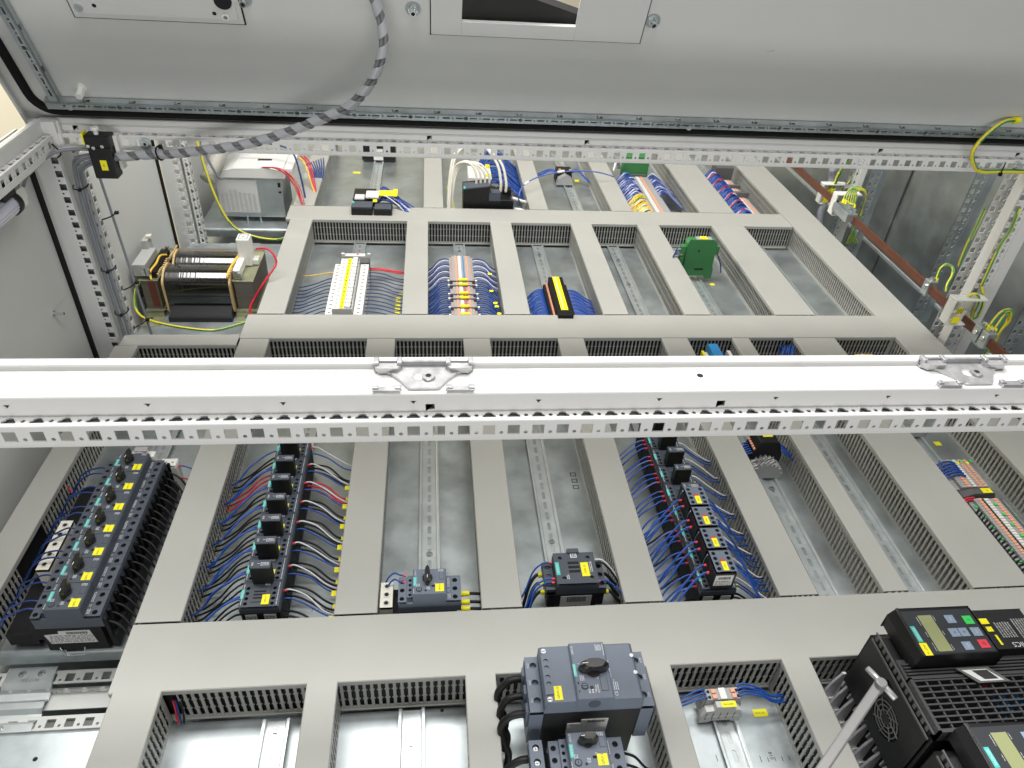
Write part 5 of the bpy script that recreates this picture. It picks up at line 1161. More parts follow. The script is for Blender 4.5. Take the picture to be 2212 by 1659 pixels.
# iron core: bars along x above and below coils; seen right of and left of the coils
c = MB('core').box(84, 126, -40, 110, 16.5, 91.5).box(-128, -92, -40, 110, 16.5, 91.5).box(-127.5, 125.5, 110.3, 130, 16.5, 91.5); c.build('core', t)
f = MB('chromate')
for s, x0_, x1_ in ((-1, -132, -88), (1, 80, 130)):
    f.box(x0_, x1_, -42, 112, 92, 94); f.box(x0_, x1_, -42, 112, 13, 16); f.box(x0_, x1_, -54, -40, 13, 15.5); f.box(x0_, x1_, -96 if s < 0 else -78, -50, 0, 2.5); f.box(x0_, x1_, -54, -51, 0, 15.5)
f.box(-88, 80, -43, -40, 13, 15.5)
f.build('clamp_frame', t, bevel=.6)
def coil(y, r=34, z=70):
    out = []
    for a_, c_ in ((34, -42), (36, -36), (36, 22), (35, 32), (30, 40), (22, 44), (0, 44.5), (-8, 43.6), (-14, 41), (-23, 35.4), (-31, 30), (-34, 27), (-36, 22), (-36, -36), (-34, -42)): out.append((y+a_*r/36, z+c_*r/34))
    n = len(out)
    b = MB('winding'); N = 96; vs = []; fs = []; rnd_ = random.Random(int(y))
    for k in range(N+1):
        x = -74+ (148)*k/N; dr = (1.0 if k % 2 else -.4)*.12+rnd_.uniform(-.12, .12)
        for (yy, zz) in out: vs.append((x, y+(yy-y)*(1+dr/r), z+(zz-z)*(1+dr/r)))
    for k in range(N):
        for i in range(n): fs.append((k*n+i, k*n+(i+1) % n, (k+1)*n+(i+1) % n, (k+1)*n+i))
    fs.append(tuple(reversed(range(n)))); fs.append(tuple(range(N*n, (N+1)*n))); b.add(vs, fs)
    o = b.build('coil', t, smooth=True)
    MB('black').box(-73, 73, y-r*.9, y+r*.86, z+r*1.32, z+r*1.36).build('tape', o) if False else None
    for s in (-1, 1):
        fl = MB('bobbin'); m_ = [(a+(a-y)*.1, q+(q-z)*.1) for a, q in out]; fl.prism(m_, 'x', s*74 if s > 0 else -78, s*78 if s > 0 else -74)
        for i in range(9): fl.cyl((s*80, y-r+i*r/4, z+r*1.35+1+1.5*math.sin(i)), Z, 2.6, 5, 8)
        fl.build('bobbin_flange', o, bevel=.5)
    return o
coil(-12, 36, 62); coil(72, 32, 62)
MB('black_soft').box(-72, 74, -76, -38, 0, 12).prism([(-76, 4), (-44, 4), (-44, 30), (-50, 30)], 'x', -70, 72).build('insulating_sheet', t)
MB('printed_grey').box(-128.6, -128, -30, -10, 30, 80, 'orange').build('warning_label', t) if False else MB('orange').box(-112, -96, -40.6, -40, 22, 88, 'orange_dark').build('orange_tape', t)
b = MB('clear_cover').box(-142, -112, -30, 60, 98, 128).box(-140, -126, 50, 80, 120, 150); b.build('clear_cover', t, bevel=1)
MB('black').box(-112, -92, -30, 86, 96, 110).build('terminal_carrier', t)
for (x, y) in ((-118, -34), (-106, -36), (-96, 84)): MB('steel').cyl((x, y, 104), Z, 5, 16, 12).build('bolt', t)
MB('ivory').box(-132, -120, 62, 76, 150, 156).box(-134, -124, -20, -8, 94, 100, 'blue_tb').build('wire_sleeve', t)
b = MB('white_plastic').box(86, 116, 30, 66, 96, 166); b.box(84, 100, -34, 34, 96, 118).box(116, 130, 36, 60, 96, 110); b.build('terminal_block', t, bevel=2)
MB('tb_grey').rim(90, 113, 34, 62, 166, 166.6, 3).box(98, 104, 44, 52, 166, 166.6).build('block_print', t)
for c_, r_b, h_b in (((90, -30, 96), 6, 20), ((100, -34, 96), 5, 16), ((104, -60, 2.6), 5, 3), ((-112, -76, 2.6), 6, 8)): MB('steel').cyl(c_, Z, r_b, h_b, 12).build('bolt', t)
MB('amber').tube([(-92, 60, 108), (-100, 40, 116), (-98, 0, 116), (-104, -30, 110), (-100, -44, 96)], 2.6, 8).build('winding_lead', t, smooth=True); MB('amber').tube([(82, 78, 112), (86, 50, 120), (80, 10, 118), (76, -30, 116), (72, -46, 104)], 3, 8).build('winding_lead', t, smooth=True)
wire([(-34, 1108, 134), (-10, 1106, 136), (8, 1096, 128), (14, 1080, 110), (0, 1056, 88), (-20, 1034, 66), (-36, 1016, 44), (-44, 1000, 24), (-38, 990, 8)], 3, 'red_wire', 'thick red wire looping from the white block on the transformer down to the duct', n=9)
for k in range(2): wire([(-300+3*k, 1120, 122), (-318+2*k+6, 1110, 104), (-314+3*k, 1080, 66), (-306, 1050, 30)], 3, 'black_wire', f'{("outer", "inner")[k]} black wire at the left end of the transformer', 'black wires left of the transformer')
striped([(-280, 1028, 92), (-300, 1018, 74), (-304, 996, 40), (-290, 975, 26), (-258, 945, 30), (-210, 905, 44), (-150, 876, 52), (-90, 868, 52), (-40, 880, 60), (-22, 890, 62)], 3, 'green and yellow earth wire sweeping around the front of the transformer')
# small rail part and beam pieces beyond
t = thing('mounting_bracket', 'short bright metal bracket with two studs on the rear beam beyond the transformer', 'bracket', (-150, 1440, -24)); b = MB('zinc_rail').box(-44, 44, -16, 10, 0, 3).box(-44, 44, -18, -16, -12, 3); b.build('plate', t); MB('steel').cyl((-14, 12, 2), Z, 4, 14, 12).cyl((18, 12, 2), Z, 4, 14, 12).build('stud', t)
striped([(-236, 1470, 440), (-240, 1468, 380), (-232, 1462, 280), (-222, 1458, 180), (-204, 1456, 90), (-176, 1454, 30), (-130, 1456, 0), (-60, 1458, -12), (0, 1470, 4), (60, 1490, 20)], 3.4, 'green and yellow earth wire coming down the strut and passing below the power supply')
wire([(-226, 1474, 460), (-222, 1472, 380), (-224, 1476, 260), (-206, 1490, 170), (-196, 1510, 150)], 4, 'grey_cable', 'dark grey cable beside the strut left of the power supply', name='cable', cat='cable', n=8)
t = thing('power_supply', 'white topped metal power supply unit with red and blue wires, standing beyond the transformer', 'power supply', (-136, 1552, 0))
MB('zinc').box(-98, 92, 0, 130, 16, 140).build('case', t, bevel=1.5)
w_ = MB('paint_beam').prism([(-104, 140), (-98, 152), (-40, 166), (60, 168), (98, 162), (104, 140)], 'y', -6, 136); w_.build('cover', t, bevel=3)
MB('paint_beam').box(98, 124, 20, 150, 146, 160).build('side_cover', t, bevel=3)
q = MB('sticker').box(-94, 20, -.6, 0, 30, 130).build('rating_plate', t); q2 = MB('printed_grey'); rnd = random.Random(8)
for col_ in range(8):
    x = -88+col_*13; z_ = 34
    while z_ < rnd.uniform(80, 124): l = rnd.uniform(1.5, 2.5); q2.box(x, x+rnd.uniform(7, 10), -.9, -.6, z_, z_+1.3); z_ += 3.4
q2.build('rating_print', q)
MB('hole').box(80, 88, -.6, 0, 110, 124).box(80, 88, -.6, 0, 92, 98).build('clip_slots', t)
MB('hole').box(20, 60, 60, 70, 169, 169.4).build('slot', t)
MB('yellow').cyl((-90, 60, 150), Z, 7, 9, 14).build('marker', t); MB('steel').cyl((20, -14, 0), Z, 3, 26, 10).build('stud', t); MB('steel').cyl((-18, -14, 0), Z, 3, 26, 10).build('stud', t)
SH = lambda P: [(x+24, y-88, z) for x, y, z in P]
wire(SH([(-240, 1720, 172), (-212, 1716, 200), (-150, 1706, 218), (-80, 1700, 214), (-36, 1690, 196), (-16, 1670, 130), (-6, 1650, 60), (0, 1640, 30)]), 3, 'blue_dark', 'dark blue wire arching over the white power supply')
for k in range(5): wire(SH([(-120+5*k, 1640, 168), (-106+5*k, 1632, 174), (-76+4*k, 1626, 172), (-50+3*k, 1622, 156), (-26+3*k, 1616, 120), (-14+2*k, 1606, 80), (-2+2*k, 1596, 40)]), 1.3, 'red_wire', f'red wire running down the right side of the white power supply, {ORD[k]} of five', 'red wires of the power supply')
for k in range(3): wire(SH([(-40+10*k, 1790, 150), (-16+8*k, 1760, 140), (4+5*k, 1720, 90), (20, 1690, 60)]), 2.6, ('amber', 'red_wire', 'red_wire')[k], f'{("orange", "first red", "second red")[k]} wire behind the right edge of the power supply', 'wires behind the power supply')
for k in range(8): wire(SH([(-30+7*k, 1860+8*k, 100), (-14+6*k, 1840, 90), (0+3*k, 1800, 60), (10, 1780, 40)]), 2.4, 'blue_dark', f'dark blue wire right of the power supply, {ORD[k]}', 'dark blue wires behind the power supply')
# corrugated hose
P_ = spline([(-235, 1500, 150), (-215, 1560, 190), (-200, 1640, 235), (-180, 1760, 290), (-165, 1900, 330)], 60); vs = []; fs = []; n = 18
X = (P_[1]-P_[0]).orthogonal().normalized()
mb = MB('corrugated')
for i, p in enumerate(P_):
    d = (P_[min(i+1, len(P_)-1)]-P_[max(i-1, 0)]).normalized(); X = (X-d*X.dot(d)).normalized(); Y = d.cross(X); r = 21+(1.6 if i % 4 < 2 else -1)
    vs += [p+(X*math.cos(2*math.pi*j/n)+Y*math.sin(2*math.pi*j/n))*r for j in range(n)]
for i in range(len(P_)-1):
    for j in range(n): fs.append((i*n+j, i*n+(j+1) % n, (i+1)*n+(j+1) % n, (i+1)*n+j))
fs.append(tuple(reversed(range(n)))); mb.add(vs, fs); tag(mb.build('corrugated_hose', smooth=True), 'grey corrugated hose left of the white power supply', 'hose')

# ================================================================== RIGHT SIDE: EARTH BAR
t = thing('earth_bar', 'long flat copper earth bar running back along the right side', 'earth bar', (1622, 0, 0))
MB('copper').box(-3, 3, 520, 2200, 132, 153).build('bar', t, bevel=.5)
def holder(x, y, z, label):
    t = thing('bar_holder', label, 'bar holder', (x, y, z), 'white bar holders')
    b = MB('white_plastic'); b.box(-46, 34, 0, 4, -34, 30); b.box(-46, 34, -22, 4, 26, 31); b.box(-46, -41, -22, 4, -34, 26); b.box(-41, 34, -22, 4, -38, -34); b.box(-38, 10, -6, 0, -34, -6)
    b.build('bracket', t, bevel=1.5); MB('yellow').box(-34, -16, -24, -22.2, -30, -14).build('sticker', t); q = MB('yellow').cyl((-24, -22.3, 2), (0, -1, 0), 9, .4, 18); q.build('warning_mark', t)
    q = MB('hole')
    for k in range(4): q.box(-31+4*k, -29+4*k, -22.9, -22.7, -5, 9)
    q.build('warning_print', t)
    return t
holder(1613, 782, 172, 'white plastic bar holder with yellow sticker, nearest, at the pair of white struts')
holder(1648, 1436, 150, 'white plastic bar holder behind the bunch of earth wires, upper right')
holder(1700, 1612, 112, 'white plastic bar holder farthest back, under the far beam')
def clamp(y, label, n=1, dz=0):
    t = thing('bar_clamp', label, 'bar clamp', (1622, y, 143), 'clamps on the earth bar'); b = MB('steel')
    for k in range(n): b.box(-10, 12, -12+26*k, 10+26*k, -18, 20, 'zinc').cyl((-14, -2+26*k, 4), (1, 0, 0), 6, 30, 12, 'steel').cyl((2, -2+26*k, 18), Z, 6, 10, 10)
    b.build('clamp', t, bevel=1); return t
clamp(925, 'clamp on the copper bar at the galvanised strut, with one green earth loop'); clamp(808, 'clamp on the copper bar at the nearest white holder'); clamp(690, 'double clamp on the copper bar at the right edge', 2); 
cb = clamp(1362, 'block of many small screws on the copper bar below the bunch of earth wires', 1)
b = MB('zinc'); 
for i in range(8):
    for j in range(3): b.cyl((-10+9*j-10, -4+10*i-30, 10+6*j), Z, 3.2, 6, 10)
b.box(-24, 8, -40, 50, -10, 14); b.build('screw_block', cb)
def RV(x, y, yy): return tuple(Q(3500, 900, 3.19, x, y, y=yy))
def FV(x, y, yy): return tuple(Q(3100, 560, 3.456, x, y, y=yy))
striped([RV(585, 680, 925), RV(610, 600, 930), RV(660, 490, 935), RV(740, 455, 935), RV(805, 500, 925), RV(790, 600, 900), RV(735, 700, 880), RV(720, 790, 870)], 3.2, 'green and yellow earth wire looping up from the clamp at the galvanised strut', lug=True)
striped([RV(910, 965, 800), RV(960, 890, 780), RV(1060, 820, 770), RV(1130, 860, 768), RV(1110, 960, 770), RV(1060, 1060, 776), RV(1050, 1130, 780), RV(1120, 1090, 778), RV(1180, 960, 778), RV(1190, 850, 784), RV(1160, 720, 790)], 3.2, 'green and yellow earth wire in a double loop beside the nearest white bar holder', lug=True)
striped([RV(1160, 720, 794), RV(1230, 570, 794), RV(1330, 350, 794), RV(1420, 180, 794), RV(1540, 0, 794), RV(1640, -260, 794)], 3.2, 'green and yellow earth wire running straight up the nearer white strut')
striped([RV(880, 470, 796), RV(910, 380, 796), RV(990, 190, 796), RV(1090, 0, 796), RV(1200, -240, 796)], 3.2, 'green and yellow earth wire running up the left edge of the farther white strut')
striped([RV(1255, 1275, 700), RV(1290, 1190, 700), RV(1400, 1060, 705), RV(1500, 1020, 700), RV(1545, 1060, 700), RV(1500, 1170, 704), RV(1400, 1280, 712), RV(1330, 1420, 720), RV(1200, 1580, 735)], 3.4, 'green and yellow earth wire, outer one of the doubled loop at the right edge', lug=True)
striped([RV(1300, 1310, 694), RV(1360, 1220, 700), RV(1440, 1110, 706), RV(1500, 1060, 706), RV(1520, 1100, 706), RV(1450, 1210, 706), RV(1360, 1330, 706)], 3.4, 'green and yellow earth wire, inner one of the doubled loop at the right edge', lug=True)
GE = 'bunch of earth wires arching over the far bar holder'
for k in range(6):
    dx = (k-2.5)*30
    striped([FV(790+dx+40, 830+14*k, 1385), FV(830+dx+30, 730+8*k, 1395), FV(900+dx*.6, 640+6*k, 1405), FV(990+dx*.3, 610+8*k, 1410), FV(1060, 660+6*k, 1415), FV(1060, 760, 1420), FV(1020, 880, 1425), FV(980+3*k, 1000, 1430), FV(900+2*k, 1200, 1432), FV(800+30*k, 1380, 1434)], 2.3, f'earth wire in the bunch arching over the far bar holder, {ORD[k]} from the left', GE, lug=True)
striped([FV(600, 670, 1600), FV(650, 560, 1596), FV(700, 440, 1590), FV(780, 320, 1580), FV(860, 180, 1570)], 5.5, 'thick yellow green earth wire going up from the farthest bar holder', lug=True)
striped([FV(740, 640, 1600), FV(840, 550, 1596), FV(910, 440, 1590), FV(950, 320, 1580), FV(960, 160, 1575)], 4, 'thinner green yellow earth wire going up right of the thick one')
wire([FV(620, 360, 1640), FV(600, 520, 1640), FV(520, 820, 1600), FV(460, 950, 1590), FV(440, 1060, 1580), FV(420, 1160, 1570)], 13, 'grey_cable', 'thick dark grey cable beside the farthest bar holder', name='cable', cat='cable', n=12)

# ================================================================== DOOR
TH = math.radians(24.5); DO = Vector((0, 826, 526)); DS = Vector((0, -math.sin(TH), math.cos(TH))); DN = Vector((0, -math.cos(TH), -math.sin(TH)))
door = bpy.data.objects.new('cabinet_door', None); COL.objects.link(door); tag(door, 'big open grey cabinet door leaning over the cabinets across the top of the photo', 'cabinet door')
R3 = Matrix((Vector((1, 0, 0)), DS, DN)).transposed()                  # local x, s, n
R3 = Matrix(((1, 0, 0), (0, DS.y, DN.y), (0, DS.z, DN.z)))
det = R3.determinant()
flip = -1 if det < 0 else 1                                            # local axes: x, s, n (right handed needs a flip of n)
door.matrix_world = Matrix.Translation(DO*M) @ Matrix(((1, 0, 0), (0, DS.y, DN.y*flip), (0, DS.z, DN.z*flip))).to_4x4()
def DB(m): return MB(m)
def dbox(mb, x0, x1, s0, s1, n0, n1, m=None): return mb.box(x0, x1, s0, s1, *(sorted((n0*flip, n1*flip))), m)
NF = flip
X0, X1, S0, S1 = -313, 1700, 0, 795
mb = MB('paint'); wx0, wx1, ws0, ws1 = 445, 631, 228, 420
# sheet with the window opening (plate along -N)
mb.plate((0, 0, 0), (1, 0, 0), (0, 1, 0), (0, 0, NF), 2*1, [(X0, X1, S0, S1, [[(wx0, ws0), (wx1, ws0), (wx1, ws1), (wx0, ws1)]])])
dbox(mb, X0, X1, S0-2, S0, -2, 14); dbox(mb, X0-2, X0, S0-2, S1, -2, 14); dbox(mb, X0, X1, S0, S0+3, 10, 14); dbox(mb, X0, X0+3, S0, S1, 10, 14)
mb.build('door_sheet', door)
g = MB('gasket'); gp = [(X1, 22, 4*NF), (X0+62, 22, 4*NF)]+[(X0+62-36*math.sin(a*math.pi/12), 22+36-36*math.cos(a*math.pi/12), 4*NF) for a in range(1, 6)]+[(X0+26, 60, 4*NF), (X0+26, S1, 4*NF)]
g.tube(gp, 7.5, 10, sub=1); g.build('gasket', door, smooth=True)
# galvanised perforated tube frame
r = MB('zinc'); fx0, fs0, D_ = -262, 35, 15
cells = []; k = 0; x = fx0+26
while x < X1-20:
    a = k % 4
    P_ = [rect(x+8, 8, 13, 3.4), circle(x+20, 8, 1.8, 10), rect(x+32, 8, 13, 3.4), circle(x+44, 8, 4.0 if a % 2 else 1.8, 12)]
    cells.append((x, x+50, 0, 16, P_)); x += 50; k += 1
cells.append((fx0, fx0+26, 0, 16, [])); cells.append((x, X1, 0, 16, []))
r.plate((0, fs0, D_*NF), (1, 0, 0), (0, 1, 0), (0, 0, NF), 1.6, cells)
dbox(r, fx0, X1, fs0, fs0+1.5, 2, D_-1.6)
cells = []; x = fx0+30
while x < X1-60: cells.append((x, x+75, 0, 15, [rect(x+38, 8.5, 11, 8)])); x += 75
cells.append((fx0, fx0+30, 0, 15, [])); cells.append((x, X1, 0, 15, []))
r.plate((0, fs0+16, 2.2*NF), (1, 0, 0), (0, 0, NF), (0, 1, 0), 1.5, cells)
dbox(r, fx0, X1, fs0+14, fs0+16, D_-1, D_+.8)
r.build('tube_frame', door)
r = MB('zinc'); cells = []; s = fs0+26; k = 0
while s < S1-60:
    a = k % 4; cells.append((0, 16, s, s+50, [rect(8, s+8, 3.4, 13), circle(8, s+20, 1.8, 10), rect(8, s+32, 3.4, 13), circle(8, s+44, 4.0 if a % 2 else 1.8, 12)])); s += 50; k += 1
cells.append((0, 16, fs0+10, fs0+26, [])); cells.append((0, 16, s, S1, []))
r.plate((fx0+10, 0, D_*NF), (1, 0, 0), (0, 1, 0), (0, 0, NF), 1.6, cells)
cells = []; s = fs0+40
while s < S1-60: cells.append((0, 15, s, s+75, [rect(8.5, s+38, 8, 11)])); s += 75
cells.append((0, 15, fs0+16, fs0+40, []))
r.plate((fx0+26, 0, 2.2*NF), (0, 0, NF), (0, 1, 0), (1, 0, 0), 1.5, cells)
dbox(r, fx0+10, fx0+11.5, fs0+10, S1, 2, D_-1.6); dbox(r, fx0+24, fx0+26, fs0+16, S1, D_-1, D_+.8)
r.build('tube_frame', door)
x = fx0+68
while x < X1-60: c = MB('steel'); dbox(c, x-3, x+4, fs0+15.2, fs0+17, 6, 9); dbox(c, x-3, x-1, fs0+15.2, fs0+17, 9, 13); c.build('clip', door); x += 75
def disc(mb, x, s, n, r, h, m, seg=20, r2=None): mb.cyl((x, s, n*NF), (0, 0, NF), r, h, seg, m, r2=r2)
def dscrew(x, s, rr, h, label, nm='screw'):
    b = MB('steel'); disc(b, x, s, .2, rr*1.9, 1.2, 'zinc', 22); disc(b, x, s, 1.4, rr*1.25, 4.5, 'steel', 6); disc(b, x, s, 5.9, rr*.8, h, 'steel', 16); disc(b, x, s, 5.9+h, rr*.5, .2, 'hole', 12)
    o = b.build(nm, door); 
    return o
dscrew(368, 244, 6.5, 8, ''); dscrew(757, 243, 6.5, 8, ''); dscrew(110, 246, 6.5, 8, '')
b = MB('white_plastic'); disc(b, -196, 70, .2, 9, 3, 'white_plastic', 16); disc(b, -196, 70, 3, 6.5, 20, 'white_plastic', 6); b.build('plastic_nut', door, bevel=.5)
b = MB('steel'); disc(b, -224, fs0+7, D_, 6, 3, 'steel', 18); disc(b, 880, fs0+5, D_, 5, 4, 'steel', 18); b.build('screw', door)
# hatch frame around the window opening
h = MB('paint'); 
for a in ((396, 445, 203, 480), (631, 744, 203, 480), (445, 631, 203, 228)): dbox(h, *a, .05, 4.2)
ho = h.build('window_frame', door, bevel=.6); e = MB('gasket'); dbox(e, 394, 746, 201.4, 203, 0, 2.6); dbox(e, 744, 745.6, 203, 480, 0, 2.6); dbox(e, 394.4, 396, 203, 480, 0, 1.6); e.build('window_seam', ho)
p = MB('paint'); dbox(p, -150, 103, 205, 480, .05, 3.4); po = p.build('pocket_plate', door, bevel=.8)
e = MB('gasket'); dbox(e, -152, 105, 203.2, 205, 0, 1.8); dbox(e, 103, 105, 205, 480, 0, 1.8); dbox(e, -152, -150, 205, 480, 0, 1.8); e.build('plate_seam', po)
e = MB('paint'); dbox(e, -142, 96, 213, 480, 3.4, 6); e.build('raised_panel', po, bevel=1.5)
e = MB('steel'); disc(e, -137, 224, 6, 6, 3, 'zinc', 20); disc(e, 78, 220, 6, 6, 3, 'white_plastic', 20); disc(e, 78, 220, 9, 3.2, .6, 'steel', 16); disc(e, -113, 228, 6, 3.2, .3, 'hole', 14); disc(e, 62, 224, 6, 3.2, .3, 'hole', 14); disc(e, 80, 246, 3, 13, 6, 'hole', 24); e.build('panel_screws', po)
e = MB('lettering_faint'); dbox(e, 92, 99, 228, 229, 6, 6.3); dbox(e, 92, 93, 228, 240, 6, 6.3); dbox(e, 98, 99, 228, 240, 6, 6.3); dbox(e, 92, 99, 239, 240, 6, 6.3); e.build('engraved_mark', po)
q = MB('tb_grey'); dbox(q, 972, 980, 196, 196.8, .1, .3); dbox(q, 980, 984, 197, 198.4, .1, .3); q.build('scuff', door)
# dark housing and pale board behind the window opening
t = thing('screen_housing', 'dark housing seen through the window opening of the door', 'housing', (0, 0, 0))
def DP(x, s, n): v = DO+Vector((x, 0, 0))+DS*s+DN*n; return (v.x, v.y, v.z)
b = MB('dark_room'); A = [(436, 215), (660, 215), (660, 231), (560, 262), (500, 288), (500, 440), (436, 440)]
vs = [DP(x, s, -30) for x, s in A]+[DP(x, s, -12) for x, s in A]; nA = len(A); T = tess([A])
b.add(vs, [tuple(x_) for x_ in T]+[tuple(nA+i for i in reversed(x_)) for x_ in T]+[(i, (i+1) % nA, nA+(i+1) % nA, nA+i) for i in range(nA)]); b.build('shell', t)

# hinges peeping out between beam and door
for i, x in enumerate((-248, 312, 830, 1490)):
    t = thing('hinge', ('hinge at the left corner between far beam and door', 'hinge left of the middle between far beam and door', 'hinge right of the middle between far beam and door', 'hinge at the right between far beam and door')[i], 'hinge', (x, 838, 528), 'door hinges')
    MB('cast').box(-12, 14, -6, 8, 0, 9).box(60, 86, -6, 8, 0, 9).build('leaf', t, bevel=1); MB('black').box(18, 34, -5, 8, 0, 10).build('pin_block', t, bevel=1); MB('white_plastic').box(34, 58, -7, 8, 0, 8).build('sleeve', t, bevel=1.5)

# ================================================================== SWITCH, CABLES, LAMP AT THE LEFT
t = thing('limit_switch', 'black door switch with three screws and a yellow label on the far beam at left', 'switch', (-184, 772, 0))
b = MB('black').prism([(-24, 516), (-24, 498), (-19, 500), (-17, 450), (-16, 444), (14, 444), (15, 450), (22, 500), (20, 516)], 'y', -2, 26)
b = MB('black').box(-22, 20, -3, 24, 496, 517, 'black').box(-20, 18, -3, 24, 440, 496)
b.build('body', t, bevel=1.6)
sc = MB('steel')
for x in (-17, -9, 6): sc.cyl((x, -3, 499-(3 if x == -9 else 0)), (0, -1, 0), 3, 1.6, 14)
sc.build('screws', t)
MB('white_plastic').cyl((-2, 6, 517), Z, 4, 8, 14).cyl((-2, 6, 525), Z, 7, 5, 18).build('plunger', t, bevel=.6)
MB('yellow').box(-26, -22.5, 0, 16, 500, 520).build('side_sticker', t)
o = MB('yellow').box(-5, 6, -3.6, -3, 456, 474).build('name_label', t); text('-SF1', 4, (.5, -3.8, 465), (0, 0, 1), (-1, 0, 0), 'lettering_black', o)
MB('white_plastic').box(20, 26, 14, 30, 452, 512).build('mounting_plate_strip', t)
MB('steel').cyl((-115, 798, 496), (0, -1, 0), 9.5, 1.2, 24, 'zinc').cyl((-115, 796.8, 496), (0, -1, 0), 5.6, 3, 18).cyl((-115, 793.8, 496), (0, -1, 0), 2.8, .2, 6, 'hole').build('washer_screw', far)
# spiral wrapped cable loom
path = [(-168, 782, 474), (-140, 780, 479), (-104, 776, 484), (-60, 764, 491), (-11, 748, 503), (65, 735, 519), (125, 725, 539), (182, 714, 563), (228, 705, 585), (252, 701, 595), (284, 698, 624), (303, 697, 649), (316, 696, 678), (322, 694, 708), (318, 690, 742), (306, 682, 775), (280, 670, 815)]
t = thing('cable_loom', 'loom of grey cables in clear spiral wrap arching from the switch up to the door', 'cable loom', (0, 0, 0))
P = spline(path, 16); core = MB('loom_core'); n = 8
X = (P[1]-P[0]).orthogonal().normalized(); fr = []
for i in range(len(P)):
    d = (P[min(i+1, len(P)-1)]-P[max(i-1, 0)]).normalized(); X = (X-d*X.dot(d)).normalized(); fr.append((P[i], X.copy(), d.cross(X)))
for k in range(3):
    a = 2*math.pi*k/3+.5; core.tube([p+(x_*math.cos(a+.004*i)+y_*math.sin(a+.004*i))*3.6 for i, (p, x_, y_) in enumerate(fr)][::2], 4.0, 9, sub=1)
core.build('cables', t, smooth=True)
# helix ribbon
L = [0]
for i in range(1, len(P)): L.append(L[-1]+(P[i]-P[i-1]).length)
def at_len(s):
    s = max(0, min(s, L[-1]-1e-3)); j = next(i for i in range(1, len(L)) if L[i] > s); f_ = (s-L[j-1])/(L[j]-L[j-1])
    return [fr[j-1][q_].lerp(fr[j][q_], f_) for q_ in range(3)]
rb = MB('wrap'); pitch = 34.; wd = 20.5; N = int(L[-1]/pitch*26); R_ = 8.6
def place(u, h, rr):
    a = 2*math.pi*u/pitch; p, x_, y_ = at_len(u+h); return p+(x_*math.cos(a)+y_*math.sin(a))*rr
vs = []
for i in range(N):
    u = i*pitch/26
    vs += [place(u, 0, R_), place(u, wd, R_), place(u, wd, R_-1), place(u, 0, R_-1)]
fs = []
for i in range(N-1):
    for q_ in range(4): fs.append((i*4+q_, i*4+(q_+1) % 4, (i+1)*4+(q_+1) % 4, (i+1)*4+q_))
rb.add(vs, fs); rb.build('spiral_wrap', t)
cable_tie((-84, 771, 489), (1, -.2, .2), 12, t)
GC3 = 'grey cables tied along the left strut'
for k in range(4):
    x = -269+5.4*k; yy = 826-6*(k % 2)
    wire([(-180, 786, 478-5*k), (-215, 790, 476-6*k), (-246+3*k, 800, 462-7*k), (x+4, yy, 430-6*k), (x, yy, 380), (x-1, yy, 300), (x-1, yy, 200), (x, yy, 100), (x+3, yy, 20), (x+12, yy+4, -30)], 3.1, 'grey_cable', f'grey cable from the switch down the left strut, {ORD[k]} from the left', GC3, name='cable', cat='cable', n=9)
wire([(-255, 885, 470), (-252, 890, 400), (-248, 892, 300), (-246, 892, 200), (-243, 890, 100), (-238, 888, 10)], 3, 'grey_cable', 'single grey cable down the right side of the left strut', name='cable', cat='cable', n=9)
wire([(-190, 790, 484), (-230, 786, 487), (-262, 770, 484), (-272, 730, 478), (-284, 700, 470), (-292, 690, 450)], 3.2, 'grey_cable', 'grey cable from the switch going round the corner to the cabinet lamp', name='cable', cat='cable', n=9)
wire([(-276, 742, 480), (-290, 728, 474), (-300, 700, 462), (-298, 680, 448)], 3.2, 'grey_cable', 'short grey cable at the connector of the cabinet lamp', name='cable', cat='cable', n=9)
for z_, yy, x in ((404, 822, -262), (232, 822, -258), (130, 822, -258), (24, 822, -256)):
    b = MB('black_matt').tube([(x-12, yy+4, z_), (x-8, yy-9, z_-2), (x+4, yy-11, z_-3), (x+14, yy-4, z_), (x+15, yy+6, z_+2)], 1.3, 6, sub=3).box(x+2, x+7, yy-16, yy-9, z_-5, z_)
    tag(b.build('cable_tie'), f'black cable tie around the grey cables on the left strut, {"uppermost" if z_ == 404 else "second from above" if z_ == 232 else "third from above" if z_ == 130 else "lowest"}', 'cable tie', 'cable ties on the left strut')
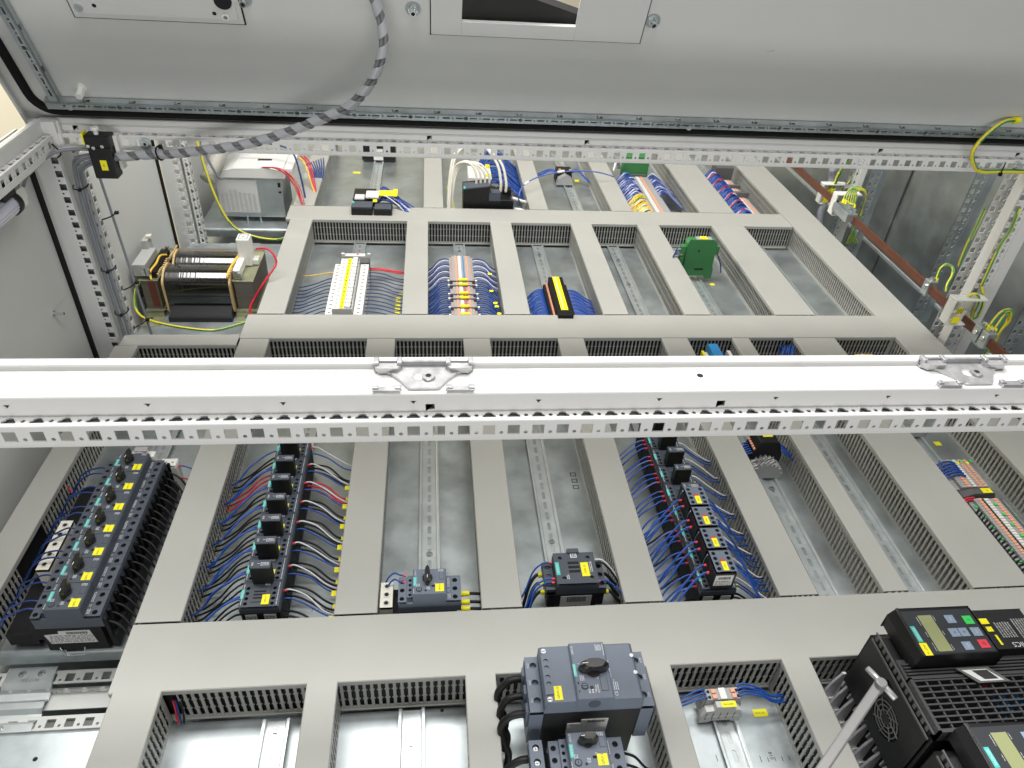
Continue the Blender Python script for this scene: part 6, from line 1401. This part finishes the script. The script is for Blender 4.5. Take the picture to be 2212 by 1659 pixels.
for z_ in (320, 160, 66): tag(MB('black_matt').tube([(-256, 858, z_), (-248, 878, z_-3), (-238, 888, z_+2)], 1.4, 6, sub=3).box(-241, -234, 883, 890, z_, z_+5).build('cable_tie'), 'black cable tie with loose end right of the left strut, '+('upper one' if z_ == 320 else 'middle one' if z_ == 160 else 'lower one'), 'cable tie', 'cable ties on the left strut')
tag(MB('black_matt').tube([(-266, 780, 497), (-262, 786, 486), (-258, 784, 478), (-262, 776, 474)], 1.3, 6, sub=3).build('cable_tie'), 'black cable tie at the top left frame corner', 'cable tie', 'cable ties on the left strut')
# cabinet lamp
t = thing('cabinet_lamp', 'tubular cabinet lamp with ribbed clear cover and black end cap at the left edge', 'lamp', (-292, 640, 446), rotz=0)
n = 40; vs = []; out = [((17+.8*(i % 2))*math.cos(2*math.pi*i/n), (17+.8*(i % 2))*math.sin(2*math.pi*i/n)) for i in range(n)]
b = MB('glass_tube').prism([(x, z_) for x, z_ in out], 'y', -420, -4); b.build('tube_cover', t)
b = MB('black').cyl((0, -6, 0), (0, 1, 0), 20, 14, 28).box(-12, 12, -30, 10, 14, 30).box(-6, 8, -40, 44, 28, 36); b.build('end_cap', t, bevel=1.5)
b = MB('white_plastic').box(-12, 12, 8, 34, -14, 18).box(-4, 10, 34, 42, -6, 12); b.build('connector', t, bevel=1.5)
wire([(-296, 690, 454), (-300, 700, 470), (-296, 716, 480), (-286, 730, 486)], 2.6, 'grey_cable', 'thin grey lead from the white lamp connector up to the side beam', name='cable', cat='cable')

# earth wire of the door at the far right
pts = [Q(2688, 0, 1.6458, x, y, y=yy) for x, y, yy in ((2180, 780, 790), (2080, 790, 786), (1950, 890, 782), (1880, 980, 782), (1885, 1060, 786), (1930, 1110, 790), (2080, 1110, 793), (2260, 1114, 793))]
striped([tuple(p) for p in pts], 4, 'earth wire from the door bending down to the far beam at the right edge', lug=True)
tag(MB('black_matt').tube([(1558, 796, 504), (1553, 790, 496), (1550, 786, 486)], 1.3, 6, sub=3).box(1548, 1553, 784, 790, 480, 487).build('cable_tie'), 'black cable tie on the far beam at the right edge', 'cable tie')
MB('steel').cyl((1586, 799, 500), (0, -1, 0), 7, 8, 16).cyl((1586, 791, 500), (0, -1, 0), 4.4, 3, 12).build('bolt', far)
